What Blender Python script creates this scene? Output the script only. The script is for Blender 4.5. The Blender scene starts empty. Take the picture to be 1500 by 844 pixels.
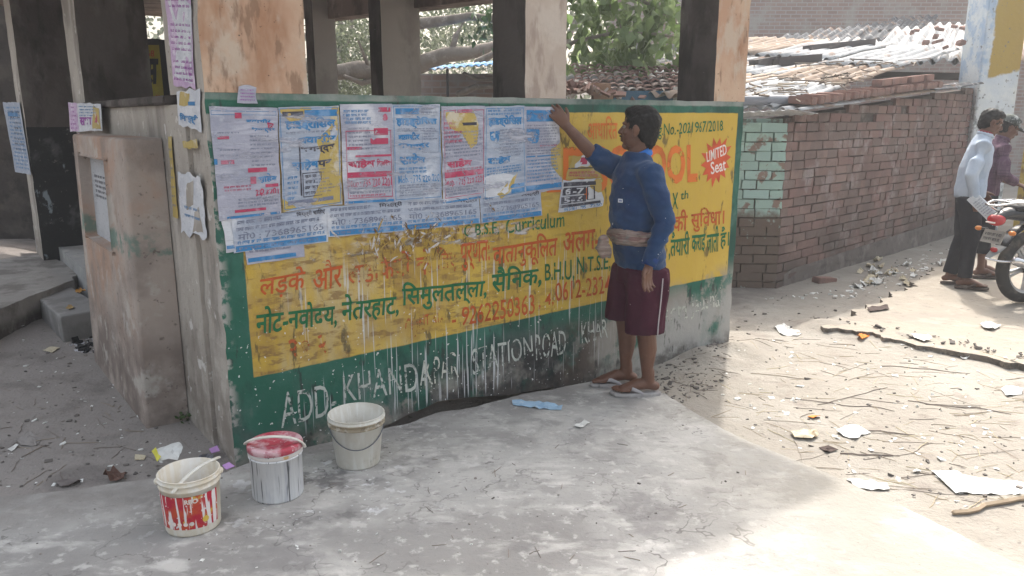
import bpy, bmesh, math, random
import numpy as np
from mathutils import Vector, Matrix, noise as mnoise
random.seed(7)
C = bpy.context.scene.collection
R = math.radians
scene = bpy.context.scene

# ------------------------------------------------------------------ camera
F, CX, CY, HC = 1120.0, 750.0, 422.0, 1.58          # focal length and centre in photo pixels, eye height
PT = math.atan2(248.0, F)                            # downward pitch
cam = bpy.data.cameras.new('camera'); cam.sensor_width = 36; cam.lens = F/1500*36
cam.clip_end = 600; cam.clip_start = 0.05
co = bpy.data.objects.new('camera', cam); C.objects.link(co)
co.location = (0, 0, HC); co.rotation_euler = (math.pi/2-PT, 0, 0)
scene.camera = co

# ------------------------------------------------------------------ sky, sun, exposure
SUN_EL, SUN_AZ = R(52), R(17)                        # behind the shelter, a little to the right
w = bpy.data.worlds.new('World'); scene.world = w; w.use_nodes = True
nt = w.node_tree; bg = nt.nodes['Background']
sky = nt.nodes.new('ShaderNodeTexSky'); sky.sky_type = 'NISHITA'; sky.sun_disc = False
sky.sun_elevation = SUN_EL; sky.sun_rotation = SUN_AZ; sky.dust_density = 8; sky.air_density = 2.0; sky.ozone_density = 1.0
hsv = nt.nodes.new('ShaderNodeHueSaturation'); hsv.inputs['Saturation'].default_value = .5
nt.links.new(sky.outputs[0], hsv.inputs['Color']); nt.links.new(hsv.outputs[0], bg.inputs[0]); bg.inputs[1].default_value = 0.15
sl = bpy.data.lights.new('sun', 'SUN'); sl.energy = 2.0; sl.angle = R(1.4); sl.color = (1, .955, .885)
so = bpy.data.objects.new('sun', sl); C.objects.link(so)
sd = Vector((math.sin(SUN_AZ)*math.cos(SUN_EL), math.cos(SUN_AZ)*math.cos(SUN_EL), math.sin(SUN_EL)))
so.rotation_euler = sd.to_track_quat('Z', 'Y').to_euler(); so.location = (6, 20, 25)
scene.view_settings.view_transform = 'Standard'; scene.view_settings.look = 'None'
scene.view_settings.gamma = 1; scene.view_settings.exposure = 1.3
try: scene.view_settings.use_curve_mapping = False
except Exception: pass

# ------------------------------------------------------------------ measuring: photo pixel -> place
def ray(px, py):
    x = (px-CX)/F; v = (CY-py)/F
    return Vector((x, math.cos(PT)+v*math.sin(PT), -math.sin(PT)+v*math.cos(PT)))
def at_z(px, py, z=0.0):
    d = ray(px, py); t = (z-HC)/d.z
    return Vector((0, 0, HC))+d*t
def at_y(px, py, Y):
    d = ray(px, py); return Vector((0, 0, HC))+d*(Y/d.y)
def at_pl(px, py, p, n):
    d = ray(px, py); o = Vector((0, 0, HC)); t = (Vector(p)-o).dot(n)/d.dot(n)
    return o+d*t
A = at_z(345, 680, -.01); A.z = 0
B = at_z(1067, 506, -.01); B.z = 0
WL = (B-A).length; U = (B-A).normalized(); K = Vector((-U.y, U.x, 0)); N = -K
RZ = math.atan2(U.y, U.x)
def loc(p):                                          # world -> shelter frame (s, k, z)
    d = Vector(p)-A; return Vector((d.dot(U), d.dot(K), d.z))
def wld(s, k, z): return A+U*s+K*k+Vector((0, 0, z))
def wall(px, py, k=0.0):                             # on the painted face
    q = loc(at_pl(px, py, A+K*k, N)); return (q.x, q.z)
SK = math.tan(R(-37.6)+math.atan2(-K.x, K.y))          # the end wall runs a little off square
EN = (U+K*0).normalized()
EDIR = (K+U*SK).normalized(); ENRM = -(U-K*SK).normalized()
def endw(px, py, off=0.0):                           # on the plane of the end wall: (k, z)
    q = loc(at_pl(px, py, A+ENRM*off, ENRM)); return (q.y, q.z)

# ------------------------------------------------------------------ mesh helpers
def mesh(name, V, Fc, m=None, parent=None, smooth=False, loc_=None, mats=None, fm=None):
    me = bpy.data.meshes.new(name)
    me.from_pydata([tuple(v) for v in V], [], [tuple(f) for f in Fc]); me.update()
    if mats:
        for x in mats: me.materials.append(x)
        if fm is not None: me.polygons.foreach_set('material_index', fm)
    elif m: me.materials.append(m)
    if smooth: me.polygons.foreach_set('use_smooth', [True]*len(me.polygons))
    o = bpy.data.objects.new(name, me); C.objects.link(o)
    if parent: o.parent = parent
    if loc_ is not None: o.location = loc_
    return o
def tag(o, label=None, cat=None, group=None, kind=None):
    if label: o['label'] = label
    if cat: o['category'] = cat
    if group: o['group'] = group
    if kind: o['kind'] = kind
    return o
def thing(name, label, cat, loc_=(0, 0, 0), rz=0, group=None):
    o = bpy.data.objects.new(name, None); C.objects.link(o); o.empty_display_size = .1
    o.location = loc_; o.rotation_euler = (0, 0, rz)
    return tag(o, label, cat, group)
class MB:
    def __init__(s): s.V = []; s.F = []; s.M = []
    def add(s, V, Fc, mi=0):
        n = len(s.V); s.V += [Vector(v) for v in V]; s.F += [tuple(i+n for i in f) for f in Fc]; s.M += [mi]*len(Fc); return s
    def box(s, x0, x1, y0, y1, z0, z1, mi=0, jit=0, bev=0):
        if bev: return s.rbox(x0, x1, y0, y1, z0, z1, bev, mi)
        V = [Vector((x, y, z)) for z in (z0, z1) for y in (y0, y1) for x in (x0, x1)]
        if jit: V = [v+Vector([random.uniform(-jit, jit) for _ in range(3)]) for v in V]
        return s.add(V, [(0, 2, 3, 1), (4, 5, 7, 6), (0, 1, 5, 4), (2, 6, 7, 3), (0, 4, 6, 2), (1, 3, 7, 5)], mi)
    def rbox(s, x0, x1, y0, y1, z0, z1, b, mi=0):
        bm = bmesh.new(); bmesh.ops.create_cube(bm, size=1)
        for v in bm.verts: v.co = Vector(((x0+x1)/2+v.co.x*(x1-x0), (y0+y1)/2+v.co.y*(y1-y0), (z0+z1)/2+v.co.z*(z1-z0)))
        bmesh.ops.bevel(bm, geom=bm.edges[:], offset=b, segments=2, affect='EDGES')
        bm.verts.index_update()
        r = s.add([v.co.copy() for v in bm.verts], [[v.index for v in f.verts] for f in bm.faces], mi); bm.free(); return r
    def obox(s, c, ax, ay, az, hx, hy, hz, mi=0, jit=0):
        c = Vector(c); V = []
        for k in (-1, 1):
            for j in (-1, 1):
                for i in (-1, 1): V.append(c+ax*hx*i+ay*hy*j+az*hz*k+Vector([random.uniform(-jit, jit) for _ in range(3)]))
        return s.add(V, [(0, 2, 3, 1), (4, 5, 7, 6), (0, 1, 5, 4), (2, 6, 7, 3), (0, 4, 6, 2), (1, 3, 7, 5)], mi)
    def tube(s, pts, rad, seg=12, ref=None, flat=False, mi=0, start=False):
        V, Fc = tube(pts, rad, seg, ref, flat); return s.add(V, Fc, mi)
    def ell(s, c, r, rot=None, seg=16, rings=10, mi=0):
        V = []; Fc = []
        for i in range(rings+1):
            a = math.pi*i/rings
            for j in range(seg):
                b = 2*math.pi*j/seg
                v = Vector((r[0]*math.sin(a)*math.cos(b), r[1]*math.sin(a)*math.sin(b), r[2]*math.cos(a)))
                V.append(Vector(c)+((rot @ v) if rot else v))
        for i in range(rings):
            for j in range(seg):
                Fc.append((i*seg+j, (i+1)*seg+j, (i+1)*seg+(j+1) % seg, i*seg+(j+1) % seg))
        return s.add(V, Fc, mi)
    def lathe(s, prof, seg=40, c=(0, 0, 0), mi=0):
        V = []; Fc = []; c = Vector(c)
        for r, z in prof:
            for j in range(seg):
                a = 2*math.pi*j/seg; V.append(c+Vector((r*math.cos(a), r*math.sin(a), z)))
        for i in range(len(prof)-1):
            for j in range(seg): Fc.append((i*seg+j, i*seg+(j+1) % seg, (i+1)*seg+(j+1) % seg, (i+1)*seg+j))
        return s.add(V, Fc, mi)
    def prism(s, poly, z0, z1, mi=0):
        n = len(poly); V = [Vector((x, y, z0)) for x, y in poly]+[Vector((x, y, z1)) for x, y in poly]
        return s.add(V, [tuple(reversed(range(n))), tuple(range(n, 2*n))]+[(i, (i+1) % n, n+(i+1) % n, n+i) for i in range(n)], mi)
    def xf(s, M): s.V = [M @ v for v in s.V]; return s
    def build(s, name, m=None, parent=None, smooth=False, mats=None, loc_=None):
        return mesh(name, s.V, s.F, m, parent, smooth, loc_, mats, s.M if mats else None)
def tube(pts, rad, seg=12, ref=None, flat=False):
    pts = [Vector(p) for p in pts]; n = len(pts)
    rad = [(r, r) if not isinstance(r, (tuple, list)) else r for r in (rad if isinstance(rad, (list, tuple)) and len(rad) == n else [rad]*n)]
    V = []; Fc = []; rings = []
    ref = Vector(ref) if ref is not None else None
    fr = []
    for i in range(n):
        t = (pts[min(i+1, n-1)]-pts[max(i-1, 0)])
        if t.length < 1e-9: t = Vector((0, 0, 1))
        t.normalize()
        rr = ref or (Vector((0, 0, 1)) if abs(t.z) < .9 else Vector((1, 0, 0)))
        a = rr-t*rr.dot(t)
        if a.length < 1e-6: a = t.orthogonal()
        a.normalize(); b = t.cross(a); fr.append((t, a, b))
    seqs = []
    if not flat:
        t, a, b = fr[0]; r = rad[0]; m = min(r)
        for q in (.02, .5, .85): seqs.append((pts[0]-t*m*math.sqrt(1-q*q)*.9, a, b, (r[0]*q, r[1]*q)))
    for i in range(n): seqs.append((pts[i], fr[i][1], fr[i][2], rad[i]))
    if not flat:
        t, a, b = fr[-1]; r = rad[-1]; m = min(r)
        for q in (.85, .5, .02): seqs.append((pts[-1]+t*m*math.sqrt(1-q*q)*.9, a, b, (r[0]*q, r[1]*q)))
    for p, a, b, r in seqs:
        for j in range(seg):
            g = 2*math.pi*j/seg; V.append(p+a*r[0]*math.cos(g)+b*r[1]*math.sin(g))
    L = len(seqs)
    for i in range(L-1):
        for j in range(seg): Fc.append((i*seg+j, i*seg+(j+1) % seg, (i+1)*seg+(j+1) % seg, (i+1)*seg+j))
    Fc.append(tuple(reversed(range(seg)))); Fc.append(tuple(range((L-1)*seg, L*seg)))
    return V, Fc
def remesh(mb, vox, sm=4, fac=.5):
    me = bpy.data.meshes.new('tmp'); me.from_pydata([tuple(v) for v in mb.V], [], mb.F); me.update()
    o = bpy.data.objects.new('tmp', me); C.objects.link(o)
    md = o.modifiers.new('r', 'REMESH'); md.mode = 'VOXEL'; md.voxel_size = vox
    if sm: s = o.modifiers.new('s', 'SMOOTH'); s.factor = fac; s.iterations = sm
    bpy.context.view_layer.update()
    dg = bpy.context.evaluated_depsgraph_get(); ev = o.evaluated_get(dg); m2 = ev.to_mesh()
    r = MB(); r.V = [v.co.copy() for v in m2.vertices]; r.F = [tuple(p.vertices) for p in m2.polygons]; r.M = [0]*len(r.F)
    nr = [v.normal.copy() for v in m2.vertices]
    ev.to_mesh_clear(); bpy.data.objects.remove(o); bpy.data.meshes.remove(me)
    r.N = nr; return r
def crinkle(r, amp, freq, seed=0, st=(1, 1, 1)):
    for i, v in enumerate(r.V):
        q = Vector((v.x*freq*st[0]+seed, v.y*freq*st[1]+seed*1.7, v.z*freq*st[2]))
        a = mnoise.noise(q); b = mnoise.noise(q*2.3)
        r.V[i] = v+r.N[i]*amp*((1-abs(a)*2.6)*.7+b*.5)
    return r

# ------------------------------------------------------------------ materials
def nodes(name):
    m = bpy.data.materials.new(name); m.use_nodes = True; t = m.node_tree
    for n in list(t.nodes): t.nodes.remove(n)
    out = t.nodes.new('ShaderNodeOutputMaterial'); p = t.nodes.new('ShaderNodeBsdfPrincipled')
    t.links.new(p.outputs[0], out.inputs[0]); return m, t, p, out
def mathn(t, op, a, b=None, c=None, clamp=False):
    n = t.nodes.new('ShaderNodeMath'); n.operation = op; n.use_clamp = clamp
    for i, x in enumerate((a, b, c)):
        if x is None: continue
        if isinstance(x, (int, float)): n.inputs[i].default_value = x
        else: t.links.new(x, n.inputs[i])
    return n.outputs[0]
def ramp(t, x, a, b):
    n = t.nodes.new('ShaderNodeMapRange'); n.interpolation_type = 'SMOOTHSTEP'
    t.links.new(x, n.inputs[0])
    if a <= b: n.inputs[1].default_value, n.inputs[2].default_value, n.inputs[3].default_value, n.inputs[4].default_value = a, b, 0, 1
    else: n.inputs[1].default_value, n.inputs[2].default_value, n.inputs[3].default_value, n.inputs[4].default_value = b, a, 1, 0
    return n.outputs[0]
def noiz(t, co, scale, st=(1, 1, 1), det=4, off=0, rough=.55, dist=0):
    mp = t.nodes.new('ShaderNodeMapping'); mp.inputs['Scale'].default_value = st; mp.inputs['Location'].default_value = (off, off*.7, off*1.3)
    t.links.new(co, mp.inputs[0]); n = t.nodes.new('ShaderNodeTexNoise'); n.inputs['Scale'].default_value = scale
    n.inputs['Detail'].default_value = det; n.inputs['Roughness'].default_value = rough; n.inputs['Distortion'].default_value = dist
    t.links.new(mp.outputs[0], n.inputs['Vector']); return n.outputs[0]
_off = [0]
def mat(name, base, layers=(), rough=.88, bump=(), spec=.25, warp=0, metal=0, var=0, alpha=None, trans=0, sheen=0):
    """base colour, then layers {c, n:(scale,lo,hi), st, g:[(vec,a,b)..], amt}; a mask is noise x gates x amt"""
    m, t, p, out = nodes(name)
    tc = t.nodes.new('ShaderNodeTexCoord'); cobj = tc.outputs['Object']; cw = cobj
    if warp:
        nn = t.nodes.new('ShaderNodeTexNoise'); nn.inputs['Scale'].default_value = 9; nn.inputs['Detail'].default_value = 3
        t.links.new(cobj, nn.inputs['Vector'])
        v = t.nodes.new('ShaderNodeVectorMath'); v.operation = 'SUBTRACT'; t.links.new(nn.outputs['Color'], v.inputs[0]); v.inputs[1].default_value = (.5, .5, .5)
        v2 = t.nodes.new('ShaderNodeVectorMath'); v2.operation = 'MULTIPLY_ADD'; t.links.new(v.outputs[0], v2.inputs[0])
        v2.inputs[1].default_value = (warp,)*3; t.links.new(cobj, v2.inputs[2]); cw = v2.outputs[0]
    rgb = t.nodes.new('ShaderNodeRGB'); rgb.outputs[0].default_value = (*base, 1); col = rgb.outputs[0]
    if var:
        ge = t.nodes.new('ShaderNodeNewGeometry'); hs = t.nodes.new('ShaderNodeHueSaturation')
        t.links.new(mathn(t, 'MULTIPLY_ADD', ge.outputs['Random Per Island'], 2*var, 1-var), hs.inputs['Value'])
        t.links.new(mathn(t, 'MULTIPLY_ADD', ge.outputs['Random Per Island'], .03, .485), hs.inputs['Hue'])
        t.links.new(col, hs.inputs['Color']); col = hs.outputs[0]
    for L in layers:
        _off[0] += 3.7; msk = None
        if 'n' in L:
            sc, lo, hi = L['n']
            msk = ramp(t, noiz(t, cobj, sc, L.get('st', (1, 1, 1)), L.get('d', 5), L.get('o', _off[0]), L.get('r', .6), L.get('dist', 0)), lo, hi)
        if 'nb' in L:
            sc, ce, wd = L['nb']; q_ = noiz(t, cobj, sc, L.get('st', (1, 1, 1)), L.get('d', 5), L.get('o', _off[0]), .6)
            k = ramp(t, mathn(t, 'ABSOLUTE', mathn(t, 'SUBTRACT', q_, ce)), wd, wd*.3); msk = k if msk is None else mathn(t, 'MULTIPLY', msk, k)
        for g in L.get('g', ()):
            vec, a, b = g
            d = t.nodes.new('ShaderNodeVectorMath'); d.operation = 'DOT_PRODUCT'
            t.links.new(cw, d.inputs[0]); d.inputs[1].default_value = vec
            k = ramp(t, d.outputs['Value'], a, b)
            msk = k if msk is None else mathn(t, 'MULTIPLY', msk, k)
        if 'rnd' in L:
            ge = t.nodes.new('ShaderNodeNewGeometry'); k = ramp(t, ge.outputs['Random Per Island'], *L['rnd'])
            msk = k if msk is None else mathn(t, 'MULTIPLY', msk, k)
        amt = L.get('amt', 1)
        msk = mathn(t, 'MULTIPLY', msk, amt) if msk is not None else None
        mx = t.nodes.new('ShaderNodeMix'); mx.data_type = 'RGBA'
        if msk is None: mx.inputs[0].default_value = amt
        else: t.links.new(msk, mx.inputs[0])
        t.links.new(col, mx.inputs[6]); mx.inputs[7].default_value = (*L['c'], 1); col = mx.outputs[2]
    t.links.new(col, p.inputs['Base Color'])
    p.inputs['Roughness'].default_value = rough; p.inputs['Specular IOR Level'].default_value = spec; p.inputs['Metallic'].default_value = metal
    if sheen: p.inputs['Sheen Weight'].default_value = sheen
    nrm = None
    for b in bump:
        sc, stg, dist = b[:3]; st = b[3] if len(b) > 3 else (1, 1, 1)
        bn = t.nodes.new('ShaderNodeBump'); bn.inputs['Strength'].default_value = stg; bn.inputs['Distance'].default_value = dist
        t.links.new(noiz(t, cobj, sc, st, 6, 1.3*sc, .6), bn.inputs['Height'])
        if nrm is not None: t.links.new(nrm, bn.inputs['Normal'])
        nrm = bn.outputs[0]
    if nrm is not None: t.links.new(nrm, p.inputs['Normal'])
    if trans:
        tr = t.nodes.new('ShaderNodeBsdfTranslucent'); t.links.new(col, tr.inputs[0]); mx = t.nodes.new('ShaderNodeMixShader'); mx.inputs[0].default_value = trans
        t.links.new(p.outputs[0], mx.inputs[1]); t.links.new(tr.outputs[0], mx.inputs[2]); t.links.new(mx.outputs[0], out.inputs[0])
    if alpha:                                         # worn paint or print: bare where the noise says so
        sc, lo, hi = alpha[:3]; st = alpha[3] if len(alpha) > 3 else (1, 1, 1)
        tp = t.nodes.new('ShaderNodeBsdfTransparent'); mx = t.nodes.new('ShaderNodeMixShader')
        _off[0] += 2.1
        t.links.new(ramp(t, noiz(t, cobj, sc, st, 5, _off[0], .65), lo, hi), mx.inputs[0])
        t.links.new(tp.outputs[0], mx.inputs[1]); t.links.new(p.outputs[0], mx.inputs[2]); t.links.new(mx.outputs[0], out.inputs[0])
    return m
X1, Y1, Z1 = (1, 0, 0), (0, 1, 0), (0, 0, 1)

# ------------------------------------------------------------------ lettering
import unicodedata
def deva(s):                                          # the short-i sign is drawn before its consonant cluster
    r = []
    for ch in s:
        if ch == '\u093f':
            j = len(r)-1
            while j >= 2 and r[j-1] == '\u094d': j -= 2
            r.insert(max(j, 0), ch)
        else: r.append(ch)
    return ''.join(r)
_tc = {}
def glyphs(text, bold=0.0, shear=0.0):
    key = (text, bold, shear)
    if key in _tc: return _tc[key]
    c = bpy.data.curves.new('t', 'FONT'); c.body = deva(text); c.size = 1; c.offset = bold; c.shear = shear; c.resolution_u = 3
    o = bpy.data.objects.new('t', c); C.objects.link(o); bpy.context.view_layer.update()
    ev = o.evaluated_get(bpy.context.evaluated_depsgraph_get()); m = ev.to_mesh()
    V = np.array([v.co[:2] for v in m.vertices]) if len(m.vertices) else np.zeros((0, 2)); Fc = [tuple(p.vertices) for p in m.polygons]
    ev.to_mesh_clear(); bpy.data.objects.remove(o); bpy.data.curves.remove(c)
    mn = V.min(0); mx = V.max(0); V = (V-mn)/(mx-mn)
    _tc[key] = (V, Fc); return _tc[key]
def bil(q, u, v):                                     # quad BL, BR, TR, TL
    return (np.array(q[0])*(1-u)*(1-v)+np.array(q[1])*u*(1-v)+np.array(q[2])*u*v+np.array(q[3])*(1-u)*v)
def put_text(mb, q, text, box=(0, 0, 1, 1), bold=.0, shear=0, off=.0, to=None, wob=0):
    """text fitted to box (u0,v0,u1,v1) of quad q (2-D points); `to` turns (a, b, off) into a point"""
    V, Fc = glyphs(text, bold, shear); P = []
    sd = random.uniform(0, 50)
    for x, y in V:
        u = box[0]+(box[2]-box[0])*x; v = box[1]+(box[3]-box[1])*y
        if wob: v += wob*mnoise.noise(Vector((x*len(text)*.5+sd, y*1.5, 0))); u += wob*.3*mnoise.noise(Vector((x*len(text)*.7+sd, y*2, 7)))
        a, b = bil(q, u, v); P.append(to(a, b, off))
    mb.add(P, Fc)
def bar(mb, q, u0, v0, u1, v1, off, to):
    n = max(1, min(12, int(abs(u1-u0)/.09))); m = max(1, min(8, int(abs(v1-v0)/.15)))
    V = [to(*bil(q, u0+(u1-u0)*i/n, v0+(v1-v0)*j/m), off) for j in range(m+1) for i in range(n+1)]
    mb.add(V, [(j*(n+1)+i, j*(n+1)+i+1, (j+1)*(n+1)+i+1, (j+1)*(n+1)+i) for j in range(m) for i in range(n)])
def scribble(mb, q, u0, v0, u1, h, off, to, asp=1.0, rnd=random):
    """a line of print too small to read: head-stroke and stems, word by word"""
    u = u0
    while u < u1-.02:
        wd = min(rnd.uniform(.03, .12)*asp, u1-u)
        bar(mb, q, u, v0+h*.72, u+wd, v0+h*.9, off, to)
        x = u
        while x < u+wd-.006:
            sw = rnd.uniform(.004, .008)*asp; bar(mb, q, x, v0+h*rnd.choice((0, .1, .3)), min(x+sw, u+wd), v0+h*.78, off, to)
            if rnd.random() < .6: bar(mb, q, x, v0+h*rnd.uniform(.15, .4), min(x+.016*asp, u+wd), v0+h*rnd.uniform(.42, .55), off+.0001, to)
            x += rnd.uniform(.011, .02)*asp
        u += wd+.018*asp
def toW(a, b, off): return Vector((a, -off, b))       # painted face, shelter frame
def toE(a, b, off): return Vector((SK*a-off, a, b))   # end wall, shelter frame

# ================================================================== GROUND
RE = [at_z(x, y, .0).to_2d() for x, y in ((1206, 478), (1235, 480), (1290, 489), (1330, 500), (1370, 508), (1430, 519), (1500, 531), (1600, 545))]; RE = list(zip(RE[:-1], RE[1:]))
def gz(x, y):
    n = mnoise.noise(Vector((x*.5, y*.5, 0)))*.012+mnoise.noise(Vector((x*2.1, y*2.1, 3)))*.008+mnoise.noise(Vector((x*7, y*7, 5)))*.006+mnoise.noise(Vector((x*19, y*19, 8)))*.0035
    z = -.035+n
    q = loc((x, y, 0)); s, k = q.x, q.y
    if .7 < s < 2.7 and -.25 < k < .3: z -= .09*min(1, (s-.7)/.2, (2.7-s)/.3)*max(0, 1-abs(k)/.25)
    if s > 2.75 and s < 3.9 and abs(k+.12) < .35: z += .075*max(0, 1-abs(k+.1)/.35)*min(1, (s-2.75)/.3, (3.9-s)/.4)*(1+.8*mnoise.noise(Vector((x*5, y*5, 1))))
    d = max(0, y-(x*.16+3.0)); r = max(0, x-1.6)
    if r > 0: z += min(.03, r*.03)
    if x > 1.9 and 4.2 < y < 6.5:
        p_ = Vector((x, y)); dm = min(((p_-a_)-(b_-a_)*max(0, min(1, (p_-a_).dot(b_-a_)/(b_-a_).length_squared))).length for a_, b_ in RE)
        z += .075*max(0, 1-abs(x-RE[0][0].x)/.7)*max(0, 1-dm/.3)
        if dm < .22: z += .10*max(0, mnoise.noise(Vector((x*1.9, y*1.9, 4)))+.12)*(1-dm/.22)
    if s < -.25 and k > 2.6: z += .10*min(1, (k-2.6)/1.5)*max(0, min(1, (-s-.25)/.5))
    return z
def axis(a, b, st, far): return sorted(set([-f for f in far if -f < a]+list(np.arange(a, b, st))+[f for f in far if f > b]))
gx = axis(-6.5, 8.5, .05, [10, 14, 20, 40, 90, 250]); gy = axis(.6, 13, .05, [15, 20, 40, 90, 300]); gy = [-40, -10, -2]+gy
gV = [(x, y, gz(x, y) if (-7 < x < 10 and 0 < y < 14) else -.03) for y in gy for x in gx]
nx = len(gx); gF = [(j*nx+i, j*nx+i+1, (j+1)*nx+i+1, (j+1)*nx+i) for j in range(len(gy)-1) for i in range(nx-1)]
soil = mat('soil', (.29, .267, .235), [
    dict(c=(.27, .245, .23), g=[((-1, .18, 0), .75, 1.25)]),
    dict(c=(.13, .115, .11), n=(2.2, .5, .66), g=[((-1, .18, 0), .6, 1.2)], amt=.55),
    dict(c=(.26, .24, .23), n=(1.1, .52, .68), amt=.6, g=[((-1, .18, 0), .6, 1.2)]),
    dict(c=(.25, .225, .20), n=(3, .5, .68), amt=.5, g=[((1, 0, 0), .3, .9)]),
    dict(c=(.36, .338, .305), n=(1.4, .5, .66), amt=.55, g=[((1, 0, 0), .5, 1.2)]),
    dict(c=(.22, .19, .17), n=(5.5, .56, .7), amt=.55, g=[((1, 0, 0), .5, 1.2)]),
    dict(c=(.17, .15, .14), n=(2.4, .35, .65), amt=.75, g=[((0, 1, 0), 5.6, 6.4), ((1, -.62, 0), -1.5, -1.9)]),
    dict(c=(.09, .08, .075), n=(28, .62, .72), amt=.6),
    dict(c=(.6, .58, .55), n=(46, .68, .74), amt=.5)],
    rough=.96, bump=[(14, .5, .03), (60, .5, .012), (170, .4, .004)], spec=.1)
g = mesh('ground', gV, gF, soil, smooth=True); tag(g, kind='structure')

def ragged_line(pts, step, amp, seed, closed=True):
    r = []; n = len(pts)
    for i in range(n if closed else n-1):
        a = Vector(pts[i]); b = Vector(pts[(i+1) % n]); m = max(1, int((b-a).length/step)); d = (b-a).normalized(); pn = Vector((-d.y, d.x))
        for j in range(m):
            p = a+(b-a)*(j/m); o = mnoise.noise(Vector((p.x*6+seed, p.y*6, seed)))*amp+mnoise.noise(Vector((p.x*23+seed, p.y*23, seed)))*amp*.5
            r.append(p+pn*(o if j else o*.6))
    return r
slab_px = [(-200, 780), (0, 728), (120, 716), (180, 706), (330, 692), (378, 671), (450, 655), (520, 639), (560, 628), (600, 620), (640, 605), (690, 597), (770, 577), (860, 560), (905, 550), (968, 574), (1015, 603),
           (1060, 630), (1130, 660), (1210, 692), (1330, 745), (1500, 830), (1700, 940), (1900, 1150), (-400, 1150)]
sp = [at_z(x, y, 0).to_2d() for x, y in slab_px]
sp = ragged_line(sp, .03, .014, 3)
bk_ = at_z(400, 715, 0); bxr = lambda: [((1, 0, 0), bk_.x-.75, bk_.x-.25), ((1, 0, 0), bk_.x+.85, bk_.x+.3), ((0, 1, 0), bk_.y-.5, bk_.y-.15)]
concrete = mat('concrete', (.45, .435, .415), [
    dict(c=(.31, .30, .29), n=(1.3, .42, .62), amt=.75),
    dict(c=(.19, .18, .175), n=(.8, .5, .62), amt=.6),
    dict(c=(.27, .26, .25), n=(6, .5, .66), amt=.65, dist=.6),
    dict(c=(.13, .125, .12), nb=(1.1, .5, .004), n=(.9, .5, .6), amt=.8), dict(c=(.17, .16, .155), nb=(2.3, .47, .010), n=(1.7, .5, .62), amt=.6),
    dict(c=(.72, .72, .73), n=(26, .62, .67), g=bxr(), amt=.85), dict(c=(.70, .70, .72), n=(8, .62, .66), g=bxr(), amt=.7), dict(c=(.13, .125, .125), n=(3.4, .55, .62), g=bxr(), amt=.8),
    dict(c=(.56, .54, .515), n=(3.2, .52, .68), amt=.7, st=(1, 2.2, 1)),
    dict(c=(.58, .56, .54), n=(17, .56, .68), amt=.55),
    dict(c=(.22, .21, .205), n=(11, .60, .68), amt=.7, st=(1, 2.6, 1), dist=1),
    dict(c=(.20, .19, .19), n=(2.1, .60, .67), amt=.55),
    dict(c=(.25, .23, .215), n=(5, .3, .6), g=[((-.5766, .817, 0), 3.22, 3.52)], amt=.75),
    dict(c=(.20, .185, .175), n=(3, .3, .62), g=[((-1, .3, 0), 1.3, 2.3), ((0, 1, 0), 2.6, 3.1)], amt=.8),
    dict(c=(.31, .29, .255), n=(1.7, .30, .5), g=[((1, 0, 0), .5, 1.5)], amt=.85),
    dict(c=(.13, .12, .12), n=(75, .66, .72), amt=.6),
    dict(c=(.75, .74, .72), n=(62, .71, .74), amt=.7)],
    rough=.88, bump=[(4, .25, .03), (13, .35, .02), (40, .5, .008), (150, .5, .003)], spec=.2)
mb = MB().prism([(p.x, p.y) for p in reversed(sp)], -.16, 0)
s_ = mb.build('concrete_pavement', concrete); tag(s_, kind='structure')
# the raised road beyond, its edge broken away
road_px = [(1206, 478), (1235, 480), (1290, 489), (1330, 500), (1370, 508), (1430, 519), (1500, 531), (1600, 545), (1900, 600), (2300, 560), (1900, 330), (1540, 345), (1440, 352), (1390, 380), (1330, 420), (1260, 452)]
rp = ragged_line([at_z(x, y, .05).to_2d() for x, y in road_px], .03, .09, 9)
mb = MB().prism([(p.x, p.y) for p in reversed(rp)], -.12, .042)
roadm = mat('road_dust', (.33, .295, .25), [dict(c=(.28, .25, .22), n=(1.8, .5, .65), amt=.6), dict(c=(.4, .36, .31), n=(5, .5, .66), amt=.6), dict(c=(.17, .15, .14), n=(14, .6, .7), amt=.6),], rough=.95, bump=[(16, .5, .025), (80, .5, .006)], spec=.1)
mb.M = [0, 0]+[1]*(len(mb.F)-2)
s_ = mb.build('road', mats=[roadm, mat('shaded_subsoil', (.20, .17, .145), [dict(c=(.09, .08, .07), n=(9, .45, .6), amt=.8), dict(c=(.26, .22, .18), n=(14, .55, .65), amt=.7)], rough=.97, bump=[(25, .6, .02)])]); tag(s_, kind='structure')  # side faces: dark earth with the overhang's shade worked into its colour

# ================================================================== THE SHELTER
ZT = 1.69; ZR = 2.86
sh = thing('market_shelter', 'open roadside shelter of plastered pillars on a low yellow and green hand painted wall', 'shelter', A, RZ)
yb0 = wall(372, 553); yb1 = wall(1065, 402); yt1 = wall(1081, 166); yl1 = wall(358, 385)
mb_ = (yb1[1]-yb0[1])/(yb1[0]-yb0[0]); cb = yb0[1]-mb_*yb0[0]
ml = (yl1[0]-yb0[0])/(yl1[1]-yb0[1]); clf = yb0[0]-ml*yb0[1]
mr = (yt1[0]-yb1[0])/(yt1[1]-yb1[1]); cr = yb1[0]-mr*yb1[1]
YEL = [((-mb_, 0, 1), cb-.004, cb+.004), ((1, 0, -ml), clf-.003, clf+.003), ((1, 0, -mr), cr+.003, cr-.003), (Z1, yt1[1]+.004, yt1[1]-.004)]
sm0, zm0 = wall(545, 372); sm1, zm1 = wall(720, 322)
bandg = ((-mb_, 0, 1), cb-.02, cb-.16)
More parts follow.
